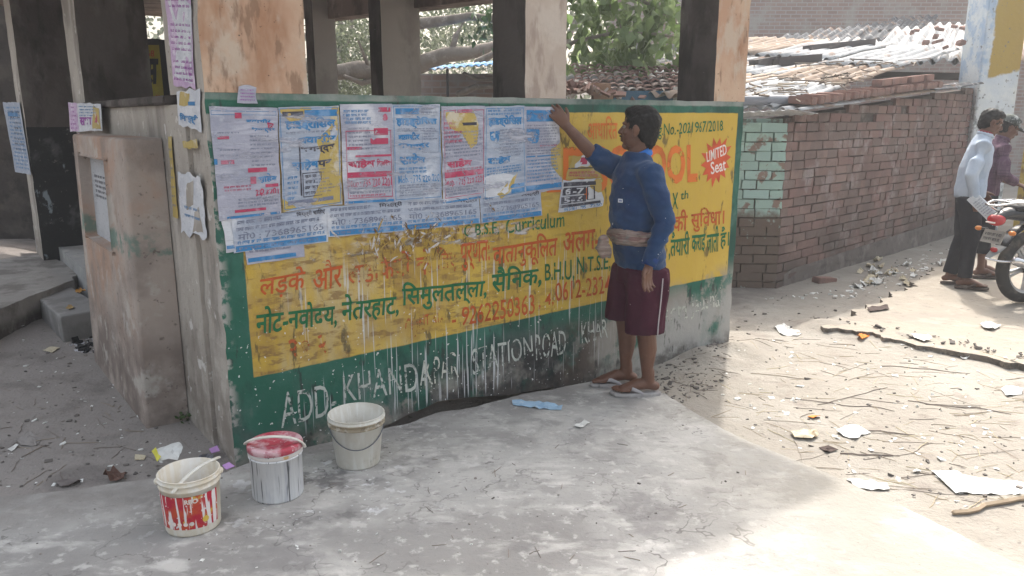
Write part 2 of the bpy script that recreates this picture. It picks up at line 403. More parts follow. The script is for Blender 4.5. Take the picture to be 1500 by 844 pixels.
paint = mat('painted_wall', (.018, .105, .072), [
    dict(c=(.055, .16, .13), n=(2.5, .45, .68), amt=.6),
    dict(c=(.10, .19, .17), n=(5, .5, .7), amt=.6, g=[(X1, 2.2, 3.2)]),
    dict(c=(.012, .05, .04), n=(4, .5, .62), amt=.7, st=(1, 1, .5)),
    dict(c=(.09, .125, .115), n=(2.6, .46, .66), g=[((-mb_, 0, 1), cb-.02, cb-.12)], amt=.75), dict(c=(.15, .17, .165), n=(7, .54, .66), g=[((-mb_, 0, 1), cb-.05, cb-.2)], amt=.6, st=(1, 1, .5)),
    dict(c=(.51, .345, .055), g=YEL),
    dict(c=(.57, .40, .08), n=(1.5, .45, .65), g=YEL, amt=.7),
    dict(c=(.40, .26, .05), n=(2.2, .38, .62), g=YEL+[(X1, 2.4, .6)], amt=.95, st=(1, 1, 2)),
    dict(c=(.28, .17, .05), n=(6, .46, .64), g=YEL+[(X1, 2.2, .5)], amt=.8), dict(c=(.43, .37, .26), n=(3, .45, .62), g=YEL+[(X1, 2.6, .8)], amt=.55, st=(1, 1, .5)),
    dict(c=(.22, .13, .05), n=(15, .50, .61), g=YEL+[(X1, 2.5, 1.0)], amt=.8, st=(.7, 1, 2.4)),
    dict(c=(.50, .33, .06), n=(9, .47, .6), g=YEL, amt=.45, st=(2, 1, .5)),
    dict(c=(.16, .09, .03), n=(26, .5, .62), st=(1.6, 1, .5), amt=.8, g=[(X1, sm0-.1, sm0+.12), (X1, sm1+.25, sm1), (Z1, .88, .96), (Z1, 1.2, 1.1)]),
    dict(c=(.55, .52, .56), n=(11, .5, .6), st=(.6, 1, 1.8), amt=.75, g=[(X1, sm0-.2, sm0), (X1, sm1+.5, sm1), (Z1, .93, 1.02), (Z1, 1.3, 1.2)]),
    # plaster laid bare along the foot of the wall
    dict(c=(.27, .25, .225), n=(4.5, .46, .54), g=[((.16, 0, -1), -.10, .08)], amt=.95),
    dict(c=(.30, .285, .265), n=(3.2, .40, .50), g=[((.30, 0, -1), .50, .72)], amt=.95),
    dict(c=(.27, .27, .25), n=(9, .52, .6), g=[((.2, 0, -1), -.05, .2), bandg], amt=.9, st=(1.3, 1, .6)),
    dict(c=(.35, .345, .335), n=(2.2, .42, .55), g=[(X1, 2.1, 2.7), ((.1, 0, -1), -.14, .02)], amt=.8),
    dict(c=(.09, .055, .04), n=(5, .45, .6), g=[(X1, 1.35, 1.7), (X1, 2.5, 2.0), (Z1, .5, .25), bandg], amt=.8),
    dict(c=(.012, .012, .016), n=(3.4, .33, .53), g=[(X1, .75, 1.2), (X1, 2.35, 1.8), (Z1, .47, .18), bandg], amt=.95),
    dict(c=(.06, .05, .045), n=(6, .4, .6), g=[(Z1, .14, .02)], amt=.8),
    dict(c=(.03, .03, .03), n=(20, .60, .68), st=(1, 1, .3), amt=.7),
    # paste runs and splashes
    dict(c=(.55, .57, .59), n=(30, .66, .69), st=(1.7, 1, .045), d=2, g=[(X1, .25, .5), (X1, 2.4, 1.8), (Z1, .10, .2), (Z1, 1.0, .7)], amt=.8),
    dict(c=(.55, .56, .58), n=(55, .655, .69), st=(1.4, 1, .035), d=1, g=[(X1, .2, .5), (X1, 2.6, 1.8), (Z1, .03, .1), (Z1, .95, .75)], amt=.7),
    dict(c=(.65, .65, .65), n=(58, .725, .75), d=1, g=[(X1, 2.6, 1.6), (Z1, .9, .5)], amt=.9),
    dict(c=(.33, .33, .32), n=(2.5, .3, .6), g=[(Z1, 1.655, 1.665)], amt=.75),
    dict(c=(.36, .34, .32), n=(10, .48, .56), g=[(X1, .05, .0)], amt=.95)],
    rough=.72, bump=[(7, .25, .02), (40, .35, .006), (120, .25, .002)], spec=.3, warp=.012)
plaster = mat('grey_plaster', (.40, .365, .33), [
    dict(c=(.30, .265, .235), n=(1.8, .45, .65), amt=.7), dict(c=(.52, .48, .44), n=(4, .52, .68), amt=.6, st=(1, 1, .5)),
    dict(c=(.17, .15, .135), n=(3.2, .5, .66), amt=.65, st=(1, 1, .35)), dict(c=(.18, .15, .13), n=(5, .35, .62), g=[(Z1, .75, .1)], amt=.75),
    dict(c=(.66, .64, .62), n=(9, .62, .68), amt=.7), dict(c=(.12, .10, .09), n=(40, .62, .7), amt=.6)], rough=.92, bump=[(6, .3, .03), (30, .45, .01), (120, .3, .003)], spec=.15)
ochre = mat('orange_plaster', (.46, .29, .20), [
    dict(c=(.54, .40, .30), n=(1.6, .42, .62), amt=.8), dict(c=(.31, .155, .085), n=(3.3, .47, .64), amt=.75, st=(1, 1, .4)),
    dict(c=(.50, .43, .36), n=(5, .5, .63), amt=.7, st=(1, 1, .6)), dict(c=(.20, .12, .08), n=(12, .56, .66), amt=.7, st=(1.4, 1, .35)),
    dict(c=(.06, .045, .04), n=(44, .67, .72), amt=.8)], rough=.9, bump=[(8, .3, .02), (45, .4, .006)], spec=.15)
pinkish = mat('pale_plaster', (.45, .375, .325), [
    dict(c=(.36, .28, .235), n=(1.9, .45, .62), amt=.7, st=(1, 1, .5)), dict(c=(.55, .49, .44), n=(4.2, .5, .66), amt=.6), dict(c=(.25, .19, .16), n=(9, .56, .68), amt=.6, st=(1, 1, .3))],
    rough=.9, bump=[(8, .3, .015), (50, .35, .005)], spec=.15)
shade_grime = mat('shaded_grimy_plaster', (.105, .09, .085), [  # inner faces: under-roof shade darkened into the plaster colour, with some grime
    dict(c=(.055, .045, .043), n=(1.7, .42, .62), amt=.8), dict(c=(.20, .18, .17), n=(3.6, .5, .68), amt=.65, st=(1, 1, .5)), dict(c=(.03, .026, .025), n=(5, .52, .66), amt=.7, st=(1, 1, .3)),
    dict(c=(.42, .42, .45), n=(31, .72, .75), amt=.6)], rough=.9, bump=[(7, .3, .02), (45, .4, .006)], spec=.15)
black = mat('black_dado', (.02, .02, .022), [dict(c=(.10, .10, .10), n=(5, .52, .66), amt=.7), dict(c=(.28, .33, .36), n=(7, .62, .67), st=(1, 1, .5), amt=.8), dict(c=(.2, .19, .17), n=(20, .63, .7), amt=.7)], rough=.75, bump=[(30, .4, .006)])
greypil = mat('grey_pillar_plaster', (.44, .415, .395), [dict(c=(.27, .245, .23), n=(2.2, .45, .64), amt=.7, st=(1, 1, .4)), dict(c=(.46, .44, .42), n=(6, .52, .66), amt=.6)], rough=.9, bump=[(40, .35, .005)])
floorm = mat('shelter_floor', (.30, .30, .305), [dict(c=(.2, .195, .19), n=(2, .45, .65), amt=.7), dict(c=(.40, .39, .38), n=(7, .52, .66), amt=.6), dict(c=(.13, .12, .115), n=(18, .6, .7), amt=.6)], rough=.8, bump=[(20, .3, .01), (90, .3, .003)])

# front wall, its foot eaten away, edges uneven
foot = [wall(x, y) for x, y in ((560, 625), (575, 619), (600, 606), (622, 598), (640, 589), (665, 584), (700, 581), (740, 579), (775, 573), (812, 567))]
bot = [(0, -.3), (foot[0][0]-.02, -.3)]+foot+[(foot[-1][0]+.05, -.3), (WL, -.3)]
def wob(p, a=.004):
    s, z = p; return (s+mnoise.noise(Vector((z*9, s*3, 1)))*a*(1 if .01 < s < WL-.3 else 1.8), z+mnoise.noise(Vector((s*8, z*3, 2)))*a)
pol = bot[:]
for i in range(1, 40): pol.append((WL, -.3+(ZT+.3)*i/40))
for i in range(70): pol.append((WL*(1-i/70), ZT))
for i in range(45): pol.append((0, ZT-(ZT+.3)*i/45))
pol = [wob(p, .006 if (p[0] < .01 or p[0] > WL-.01) else .004) for p in pol]
n = len(pol); V = [Vector((s, 0, z)) for s, z in pol]+[Vector((s, .33, z)) for s, z in pol]
Fc = [tuple(range(n)), tuple(reversed(range(n, 2*n)))]+[(i, n+i, n+(i+1) % n, (i+1) % n) for i in range(n)]
fw = mesh('front_wall', V, Fc, None, sh, mats=[paint, plaster], fm=[0]+[1]*(n+1))

def pillar(name, s0, s1, k0, k1, z0, z1, mn, mu, md=None, skew=0, par=None):
    """mn: face to the road, mu: the other faces; gently uneven arrises"""
    V = []; H = max(2, int((z1-z0)/.07)); q = []
    for i in range(H+1):
        z = z0+(z1-z0)*i/H
        for (s, k) in ((s0, k0), (s1, k0), (s1, k1), (s0, k1)):
            a = mnoise.noise(Vector((s*7+z*5, k*7, z*9)))*.005; b = mnoise.noise(Vector((s*5, k*9+z*6, z*8+4)))*.005
            V.append(Vector((s+skew*k+a, k+b, z)))
    Fc = []; fm = []
    for i in range(H):
        for j in range(4):
            Fc.append((i*4+j, i*4+(j+1) % 4, (i+1)*4+(j+1) % 4, (i+1)*4+j)); zc = z0+(z1-z0)*(i+.5)/H
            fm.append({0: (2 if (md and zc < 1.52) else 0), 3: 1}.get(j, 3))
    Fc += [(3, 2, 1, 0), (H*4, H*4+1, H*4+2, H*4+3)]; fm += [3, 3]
    return mesh(name, V, Fc, None, par or sh, mats=[mn, mu, md or mn, shade_grime], fm=fm)
sM0, _ = wall(770, 150); sM1, _ = wall(829, 150); sR0, _ = wall(1046, 150)
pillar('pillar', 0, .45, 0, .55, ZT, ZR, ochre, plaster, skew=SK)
pillar('pillar', sM0, sM1, .004, .33, ZT, ZR, pinkish, shade_grime)
pillar('pillar', sR0, WL+.01, .004, .33, ZT, ZR, ochre, shade_grime)
K2 = endw(107, 0)[0]; q3 = loc(at_z(62, 364, .34)); K3 = q3.y
print('SK', SK, 'K2', K2, 'K3', q3, 'WL', WL, RZ)
pillar('pillar', 0, .45, K2, K2+.5, 0, ZR, shade_grime, plaster, skew=SK)
pillar('pillar', q3.x-SK*K3, q3.x-SK*K3+.46, K3, K3+.5, 0, ZR, shade_grime, plaster, md=black, skew=SK)
def back_px(px, k): return wall(px, 120, k)[0]
pillar('pillar', back_px(561, 2.95), back_px(617, 2.95)+.0, 2.95, 3.2, .2, ZR, greypil, shade_grime)
pillar('pillar', back_px(463, 4.85), back_px(495, 4.85), 4.85, 5.1, .2, ZR, greypil, shade_grime)
# low side wall with its ledge
mb = MB(); mb.box(0, .32, .333, K2-.002, -.2, ZT-.045)
for i, v in enumerate(mb.V): mb.V[i] = Vector((v.x+SK*v.y, v.y, v.z))
mb.build('side_wall', plaster, sh)
mb = MB(); mb.rbox(-.03, .34, .56, K2-.004, ZT-.043, ZT+.0, .008)
for i, v in enumerate(mb.V): mb.V[i] = Vector((v.x+SK*v.y, v.y, v.z))
mb.build('ledge', shade_grime, sh)
# floor plinth, step
mb = MB(); mb.box(-.0, 3.3, K2+.02, 7.2, -.2, .34)
for i, v in enumerate(mb.V): mb.V[i] = Vector((v.x+SK*v.y-(.0 if v.x > 0 else 0), v.y, v.z)) if v.x < 1 else Vector((v.x-.2*v.y, v.y, v.z))
mb.build('floor_plinth', floorm, sh)
c4 = [loc(at_z(x, y, .17)) for x, y in ((43, 425), (103, 419), (154, 452), (88, 464))]
mb = MB(); P = [(p.x, p.y) for p in c4]
mb.prism([P[3], P[2], P[1], P[0]], -.15, .17)
so_ = mb.build('step', mat('step_cement', (.25, .24, .235), [dict(c=(.17, .16, .155), n=(3, .45, .62), amt=.8), dict(c=(.36, .345, .33), n=(8, .52, .66), amt=.6)], rough=.9, bump=[(20, .4, .012)]), sh)
bv = so_.modifiers.new('b', 'BEVEL'); bv.width = .012; bv.segments = 2
# beams under the roof and the roof slab
bmr = mat('beam_plaster', (.24, .185, .16), [dict(c=(.12, .085, .075), n=(3, .45, .65), amt=.8), dict(c=(.36, .29, .25), n=(6, .55, .68), amt=.6)], rough=.9, bump=[(30, .4, .006)])
p0 = loc(at_pl(492, 29, wld(0, 4.9, 0), N)); p1 = loc(at_pl(720, 2, wld(0, 1.9, 0), N))
d_ = (p1-p0); mb = MB()
e0 = p0-d_*.12; e1 = p0+d_*1.55; pn = Vector((d_.y, -d_.x, 0)).normalized()*.11
mb.add([e0-pn, e0+pn, e1+pn, e1-pn]+[Vector((q.x, q.y, ZR-.003)) for q in (e0-pn, e0+pn, e1+pn, e1-pn)], [(3, 2, 1, 0), (4, 5, 6, 7), (0, 1, 5, 4), (1, 2, 6, 5), (2, 3, 7, 6), (3, 0, 4, 7)])
mb.build('beam', bmr, sh)
mb = MB(); mb.box(0.46, sM0-.002, .02, .3, ZR-.22, ZR-.002); mb.build('beam', bmr, sh)
mb = MB(); mb.box(sM1+.002, sR0-.002, .02, .3, ZR-.22, ZR-.002); mb.build('beam', bmr, sh)
mb = MB(); mb.box(.02, .3, .56, 2.6, ZR-.22, ZR-.002); mb.build('beam', bmr, sh)
mb = MB(); rf = [(-.9, -.28), (3.93, -.28), (3.93, .6), (2.75, 7.6), (-1.3, 7.6)]
mb.prism(rf, ZR, ZR+.13); mb.build('roof', bmr, sh)

# the memorial block in front of the side wall
mem = thing('plaque_block', 'sloping plastered masonry block with a sunken grey plaque against the shelter side wall', 'plaque block', A, RZ)
f0 = loc(at_z(228, 616, 0)); f1 = loc(at_z(152, 512, 0)); i0 = loc(at_z(281, 606, 0))
kN, kF = f0.y, min(f1.y, 2.25); sN = f0.x; H = 1.485
memm = mat('block_plaster', (.39, .33, .295), [dict(c=(.40, .25, .18), n=(1.9, .42, .6), amt=.8, g=[(Z1, .2, .6)]), dict(c=(.24, .20, .18), n=(3.5, .45, .65), amt=.75), dict(c=(.14, .11, .10), n=(2.5, .35, .6), g=[(Z1, .7, .2)], amt=.8),
    dict(c=(.46, .43, .40), n=(5, .54, .66), amt=.7), dict(c=(.10, .20, .17), n=(7, .45, .55), g=[(Z1, .86, .9), (Z1, 1.02, .97)], amt=.75), dict(c=(.08, .06, .055), n=(30, .62, .7), amt=.6)], rough=.92, bump=[(7, .35, .03), (40, .45, .008)], spec=.15)
mb = MB(); fr = sN; bk = -.005
kw = kF-kN; r0, r1, z0, z1 = kN+kw*.28, kN+kw*.82, .86, 1.36; dp = .055
def mk(s, k, z): return Vector((s+SK*k+(.02 if s < -.1 else 0)*z, k, z))
gk = [kN, r0, r1, kF]; gzv = [-.2, z0, z1, H]
ids = {}
Vv = []
for a, k in enumerate(gk):
    for b, z in enumerate(gzv): ids[a, b] = len(Vv); Vv.append(mk(fr, k, z))
Fv = [(ids[a, b], ids[a, b+1], ids[a+1, b+1], ids[a+1, b]) for a in range(3) for b in range(3) if not (a == 1 and b == 1)]
q = len(Vv); Vv += [mk(fr+dp, k, z) for k in (r0, r1) for z in (z0, z1)]
Fv += [(ids[1, 1], ids[2, 1], q+2, q), (ids[1, 2], q+1, q+3, ids[2, 2]), (ids[1, 1], q, q+1, ids[1, 2]), (ids[2, 1], ids[2, 2], q+3, q+2), (q, q+2, q+3, q+1)]
q2 = len(Vv); Vv += [mk(bk, k, z) for k in (kN, kF) for z in (-.2, H)]
Fv += [(ids[0, 0], q2, q2+1, ids[0, 3], ids[0, 2], ids[0, 1]), (ids[3, 0], ids[3, 1], ids[3, 2], ids[3, 3], q2+3, q2+2), (ids[0, 3], q2+1, q2+3, ids[3, 3], ids[2, 3], ids[1, 3])]
mo = mesh('block', Vv, Fv, memm, mem); bv = mo.modifiers.new('b', 'BEVEL'); bv.width = .018; bv.segments = 3
plm = mat('plaque_stone', (.42, .43, .46), [dict(c=(.34, .35, .38), n=(5, .45, .65), amt=.7), dict(c=(.2, .2, .22), n=(40, .58, .66), st=(1, .6, 2), amt=.6)], rough=.7, bump=[(80, .3, .002)])
mb = MB(); mb.add([mk(fr+dp-.008, k, z) for k in (r0+.004, r1-.004) for z in (z0+.004, z1-.004)], [(0, 2, 3, 1)])
pq = mb.build('plaque', plm, mem)
mb = MB(); ed = mat('engraving', (.10, .10, .12), rough=.8)
def toM(a, b, off): return mk(fr+dp-.010-off, a, b)
for i in range(5): scribble(mb, [(r1-.02, z0), (r0+.02, z0), (r0+.02, z1), (r1-.02, z1)], .12, .50+.06*i, .62, .036, 0, toM, 1.6)
mb.build('inscription', ed, mem)

# ================================================================== HAND PAINTED LETTERING (parts of the shelter's front wall)
def pmat(name, c, lo=.36, hi=.44, sc=14): return mat(name, c, [dict(c=tuple(x*.55 for x in c), n=(6, .5, .66), amt=.6)], rough=.7, alpha=(sc, lo, hi), spec=.3)
redp = pmat('red_letter_paint', (.46, .09, .02), .33, .42); grnp = pmat('green_letter_paint', (.015, .13, .05), .29, .37)
orgp = pmat('orange_letter_paint', (.62, .16, .03), .34, .42, 9); fred = pmat('faded_red_paint', (.42, .10, .03), .46, .56, 16)
whtp = pmat('faded_white_paint', (.46, .49, .46), .38, .50, 22); whts = pmat('white_paint', (.75, .66, .62), .3, .36)
whtf = pmat('worn_white_paint', (.5, .51, .46), .45, .54, 26)
def wq(*p): return [wall(x, y) for x, y in p]
LET = [  # text, material, BL, BR, TR, TL (photo pixels), boldness
 ('लड़के', redp, (381, 441), (448, 429), (447, 388), (380, 399), .012), ('और', redp, (459, 428), (502, 420), (501, 377), (458, 384), .012),
 ('लड़कियों', fred, (510, 425), (602, 410), (600, 366), (508, 380), .012), ('के', fred, (609, 404), (634, 400), (633, 363), (608, 367), .012), ('लिए', fred, (640, 401), (669, 398), (668, 358), (639, 362), .012),
 ('पुर्णत:', redp, (675, 398), (718, 392), (717, 351), (674, 357), .014), ('वातानुकूलित', redp, (723, 396), (817, 383), (816, 338), (722, 354), .014), ('अलग-', redp, (825, 372), (878, 365), (877, 334), (824, 341), .014),
 ('नोट-नवोदय,', grnp, (376, 495), (494, 480), (493, 437), (375, 450), .02), ('नेतरहाट,', grnp, (501, 477), (584, 464), (583, 424), (500, 432), .02), ('सिमुलतल्ला,', grnp, (589, 459), (714, 442), (712, 402), (588, 413), .02),
 ('सैनिक,', grnp, (721, 434), (793, 420), (792, 384), (720, 392), .02), ('B.H.U,', grnp, (798, 416), (841, 413), (840, 381), (797, 386), .012), ('N.T.S.E,', grnp, (845, 405), (894, 397), (893, 372), (844, 377), .01),
 ('CONT No', fred, (594, 497), (650, 484), (649, 455), (593, 466), .004), ('- 9262250363', redp, (662, 480), (783, 459), (782, 431), (661, 452), .006), (', 4,', redp, (789, 453), (811, 448), (810, 428), (788, 432), .006), ('0612-23240', redp, (814, 442), (903, 427), (902, 402), (813, 414), .006),
 ('२० २', fred, (423, 526), (479, 517), (478, 489), (422, 498), .02),
 ('ADD-', whtp, (412, 627), (493, 604), (491, 560), (410, 577), -.004), ('KHANDA', whtp, (504, 590), (633, 567), (631, 527), (502, 550), -.004), ('KPAR', whtf, (622, 566), (672, 552), (670, 514), (620, 526), -.004),
 ('STATION', whtp, (692, 550), (781, 522), (779, 490), (690, 512), .0), ('ROAD', whtp, (785, 528), (829, 517), (828, 482), (784, 490), .0), ('KHAR', whtp, (852, 503), (890, 494), (889, 466), (851, 473), .0),
 ('lanta', whtf, (969, 473), (1007, 466), (1006, 437), (968, 446), .0), ('Jausnal', whtf, (1012, 468), (1057, 455), (1056, 421), (1011, 432), .0),
 ('C.B.S.E,', grnp, (680, 350), (731, 344), (730, 324), (679, 330), .01), ('Curriculum', grnp, (741, 342), (827, 332), (826, 310), (740, 320), .008),
 ('आधारित', orgp, (860, 205), (904, 204), (904, 170), (860, 171), .012), ('Reg.No.-2021967/2018', grnp, (951, 206), (1059, 196), (1059, 176), (951, 182), .008),
 ('SCHOOL', orgp, (872, 282), (1022, 267), (1022, 210), (872, 214), .03), ('LD', orgp, (800, 282), (858, 280), (858, 213), (800, 215), .03),
 ('IX', grnp, (895, 321), (910, 319), (910, 290), (895, 291), .01), ('X', grnp, (984, 307), (993, 306), (993, 282), (984, 283), .01), ('th', grnp, (997, 293), (1008, 291), (1008, 278), (997, 280), .006),
 ('की', redp, (986, 340), (1007, 337), (1007, 306), (986, 309), .014), ('सुविधा।', redp, (1012, 341), (1061, 335), (1061, 301), (1012, 306), .014),
 (',तैयारी', grnp, (979, 381), (1010, 377), (1010, 338), (979, 342), .018), ('कराई', grnp, (1013, 373), (1033, 370), (1033, 334), (1013, 337), .018), ('जाती', grnp, (1035, 372), (1053, 369), (1053, 330), (1035, 333), .018), ('है।', grnp, (1055, 366), (1068, 364), (1068, 331), (1055, 333), .018),
]
for i, (tx, m_, bl, br, tr, tl, bd) in enumerate(LET):
    mb = MB(); put_text(mb, wq(bl, br, tr, tl), tx, bold=bd, shear=.08 if m_ in (redp, grnp) else 0, off=.0022+.00015*(i % 5), to=toW, wob=.045)
    mb.build('lettering', m_, fw)
# the red star-burst
cs, cz = wall(1049, 236); mb = MB(); P = []
rs = (wall(1072, 236)[0]-wall(1028, 236)[0])/2; rz = (wall(1049, 199)[1]-wall(1049, 271)[1])/2
for i in range(28):
    a = 2*math.pi*i/28+.05; r = (1.0+random.uniform(-.06, .1)) if i % 2 == 0 else .68
    P.append((cs+rs*r*math.cos(a), cz+rz*r*math.sin(a)+.1*rs*math.cos(a)))
mb.add([toW(cs, cz, .0022)]+[toW(a, b, .0022) for a, b in P], [(0, i+1, (i+1) % 28+1) for i in range(28)])
star = mb.build('starburst', pmat('starburst_red', (.56, .09, .035), .28, .34), fw)
for tx, q in (('LIMITED', ((1035, 238), (1064, 226), (1063, 211), (1034, 223))), ('Seat', ((1041, 256), (1063, 249), (1062, 231), (1040, 238)))):
    mb = MB(); put_text(mb, wq(*q), tx, bold=.012, off=.0034, to=toW, wob=.05); mb.build('lettering', whts, star)

# ================================================================== POSTERS
def paperm(name, c, streak=(.66, .67, .72), g2=(.42, .44, .52)):
    return mat(name, c, [dict(c=g2, n=(7, .45, .64), amt=.55), dict(c=streak, n=(11, .5, .63), st=(.35, 1, 2.2), amt=.7), dict(c=tuple(x*.7 for x in c), n=(24, .56, .68), st=(.4, 1, 3), amt=.6), dict(c=(.75, .76, .8), n=(5, .56, .68), amt=.5)],
               rough=.55, bump=[(9, .5, .012), (40, .4, .004, (.5, 1, 2))], spec=.35)
pap_l = paperm('wet_lilac_paper', (.35, .355, .44), (.46, .47, .55), (.26, .28, .37)); pap_b = paperm('wet_blue_white_paper', (.34, .385, .48), (.46, .49, .57), (.25, .29, .39)); pap_w = paperm('white_paper', (.56, .58, .63))
pap_y = mat('yellow_paper', (.44, .33, .10), [dict(c=(.5, .36, .12), n=(7, .45, .64), amt=.6), dict(c=(.6, .58, .55), n=(9, .55, .66), amt=.6)], rough=.6, bump=[(12, .5, .01)])
pap_v = paperm('violet_paper', (.52, .36, .56), (.66, .58, .7), (.38, .24, .44))
inkb = mat('blue_ink', (.035, .19, .42), [dict(c=(.2, .34, .55), n=(12, .48, .66), amt=.8)], rough=.6, alpha=(30, .34, .44))
inkr = mat('red_ink', (.42, .05, .11), [dict(c=(.45, .24, .32), n=(12, .5, .66), amt=.8)], rough=.6, alpha=(30, .34, .44))
inkk = mat('black_ink', (.05, .05, .07), [dict(c=(.2, .2, .24), n=(12, .5, .66), amt=.8)], rough=.6, alpha=(30, .32, .42))
inkg = mat('grey_ink', (.16, .18, .26), [dict(c=(.34, .36, .44), n=(12, .5, .66), amt=.8)], rough=.6, alpha=(34, .36, .46))
inkv = mat('violet_ink', (.30, .06, .34), rough=.6, alpha=(30, .36, .46))
def sheet(name, q, m, to, off, parent=None, rag=.0, nu=10, nv=14, wav=.0012, thick=.0012):
    """a pasted sheet, slightly cockled, on the plane given by `to`"""
    V = []; Fc = []
    for j in range(nv+1):
        for i in range(nu+1):
            u, v = i/nu, j/nv; a, b = bil(q, u, v)
            if i in (0, nu) or j in (0, nv):
                a += mnoise.noise(Vector((a*14, b*14, 2)))*rag; b += mnoise.noise(Vector((a*14, b*14, 9)))*rag
            V.append(to(a, b, off+wav*(.5+mnoise.noise(Vector((a*11, b*11, off*900))))))
    for j in range(nv):
        for i in range(nu): Fc.append((j*(nu+1)+i, j*(nu+1)+i+1, (j+1)*(nu+1)+i+1, (j+1)*(nu+1)+i))
    return mesh(name, V, Fc, m, parent, True)
def torn(name, poly, m, to, off, parent=None, amp=.006, seed=1, step=.012):
    P = ragged_line([Vector(p) for p in poly], step, amp, seed); c = sum((p for p in P), Vector((0, 0)))/len(P); n = len(P)
    V = [to(c.x, c.y, off)]+[to(p.x, p.y, off) for p in P]
    return mesh(name, V, [(0, i+1, (i+1) % n+1) for i in range(n)], m, parent)
film = mat('paste_film', (.43, .44, .52), [dict(c=(.52, .53, .6), n=(12, .5, .6), st=(.4, 1, 2), amt=.6)], rough=.45, alpha=(8, .53, .72, (.4, 1, 1.9)), spec=.4)
class Poster:
    def __init__(s, label, px, m, off=.004, group='posters pasted along the wall', to=toW, conv=wall, rag=.004, cat='poster', name='wall_poster'):
        s.q = [conv(x, y) for x, y in px]; s.off = off; sd9 = random.uniform(0, 99); wv = lambda a, b: .0032*(.5+mnoise.noise(Vector((a*8+sd9, b*8, 3)))+.5*mnoise.noise(Vector((a*21+sd9, b*17, 5))))+.004*max(0, mnoise.noise(Vector((a*3.5+sd9, b*3.5, 8))))
        to0 = to; to = lambda a, b, o: to0(a, b, o+wv(a, b)); s.to = to; s.film = conv is wall and 'strip' not in group if group else False; s.t = thing(name, label, cat, A, RZ, group)
        s.o = sheet('paper', s.q, m, to, off, s.t, rag, wav=.0003); s.k = {}
    def mbk(s, m): return s.k.setdefault(m.name, (m, MB()))[1]
    def text(s, tx, box, m, bold=.02): put_text(s.mbk(m), s.q, tx, box, bold, 0, s.off+.0021, s.to, .02); return s
    def lines(s, m, u0, u1, v0, v1, n, h=None, asp=1, gap=0):
        for i in range(n):
            v = v0+(v1-v0)*(i+.5)/n; h_ = h or (v1-v0)/n*.62
            if random.random() < gap: continue
            scribble(s.mbk(m), s.q, u0+random.uniform(0, .02), v-h_/2, u1-random.uniform(0, .1), h_, s.off+.002, s.to, asp)
        return s
    def bar(s, m, u0, v0, u1, v1): bar(s.mbk(m), s.q, u0, v0, u1, v1, s.off+.0019, s.to); return s
    def frame(s, m, u0, v0, u1, v1, w=.008):
        for b in ((u0, v0, u1, v0+w), (u0, v1-w, u1, v1), (u0, v0, u0+w*1.6, v1), (u1-w*1.6, v0, u1, v1)): s.bar(m, *b)
        return s
    def tear(s, uv, m, amp=.006, extra=.0013, nm='torn_patch'):
        torn(nm, [bil(s.q, *p) for p in uv], m, s.to, s.off+extra, s.t, amp, random.uniform(0, 9)); return s
    def done(s):
        for m, mb in s.k.values():
            if mb.V: mb.build('print', m, s.t)
        if s.film: sheet('paste_film', s.q, film, s.to, s.off+.0034, s.t, .004, wav=.0002)
        return s
# the lower row first (it lies under the upper one)
LOW = [('low strip poster at the left end, blue bar under its phone number', ((342, 371), (480, 354), (479, 303), (339, 322))), ('second low strip poster from the left, overlapping its left neighbour', ((480, 347), (593, 338), (591, 293), (478, 303))),
       ('third low strip poster, above the smeared brown brush marks', ((593, 338), (703, 327), (701, 288), (591, 294))), ('right hand low strip poster, above the green painted word', ((704, 327), (793, 316), (791, 278), (702, 288)))]
for i, (lb, px) in enumerate(LOW):
    p = Poster(lb, px, pap_b, .0042+.0012*(i % 2), 'low strip posters with a phone number')
    p.lines(inkg, .04, .62, .80, .97, 1, .13, .8).text('मिस्त्री चाहिए' if i == 0 else 'मिस्त्री', (.66, .80, .97, .98), inkk, .02)
    p.lines(inkg, .03, .97, .60, .78, 1, .12, .8).text('मो0 : 7368965165', (.05, .37, .95, .60), inkg, .004)
    p.lines(inkb, .03, .97, .22, .36, 1, .11, .8).bar(inkb, .02, .03, .98, .20).lines(pap_w and inkg, .05, .9, .06, .17, 1, .09, .8).done()
p = Poster('small torn slip with a blue bar below the low strip posters', ((361, 388), (446, 376), (443, 349), (357, 357)), pap_l, .0032, None); p.lines(inkg, .05, .9, .5, .9, 2, None, .9).bar(inkb, .03, .1, .85, .3).done()
p = Poster('narrow greenish scrap of poster at the wall corner', ((331, 370), (345, 368), (341, 320), (325, 322)), pap_w, .0038, None, rag=.01); p.bar(inkb, .1, .1, .9, .2).done()
# upper row
p = Poster('large lilac poster with red print nearest the wall corner', ((321, 324), (411, 314), (405, 158), (305, 156)), pap_l, .007)
p.frame(inkb, .02, .93, .98, .965, .004).text('2', (.68, .20, .74, .26), inkr, .03).text('22', (.60, .20, .70, .26), inkr, .03).text('2201', (.76, .20, .97, .26), inkr, .03)
p.bar(inkr, .76, .27, .97, .30).bar(inkr, .36, .90, .46, .95).bar(inkr, .08, .72, .25, .745).bar(inkr, .10, .50, .30, .535).bar(inkr, .5, .415, .8, .455).bar(inkr, .53, .31, .62, .375)
p.text('बवासीर', (.52, .86, .9, .90), inkb, .03).text('क', (.84, .79, .93, .86), inkr, .06).text('भगन्दर', (.6, .77, .95, .82), inkb, .03).text('साहेब', (.65, .31, .95, .39), inkb, .03)
p.lines(inkg, .08, .45, .55, .9, 7, .016, .8, .4).lines(inkg, .55, .95, .46, .76, 8, .018, .8, .2).lines(inkg, .3, .97, .10, .19, 3, .02, .8).lines(inkr, .1, .6, .25, .31, 2, .02, .8).bar(inkr, .25, .06, .75, .085).bar(inkb, .12, .01, .98, .032).bar(inkb, .0, .5, .05, .55).done()
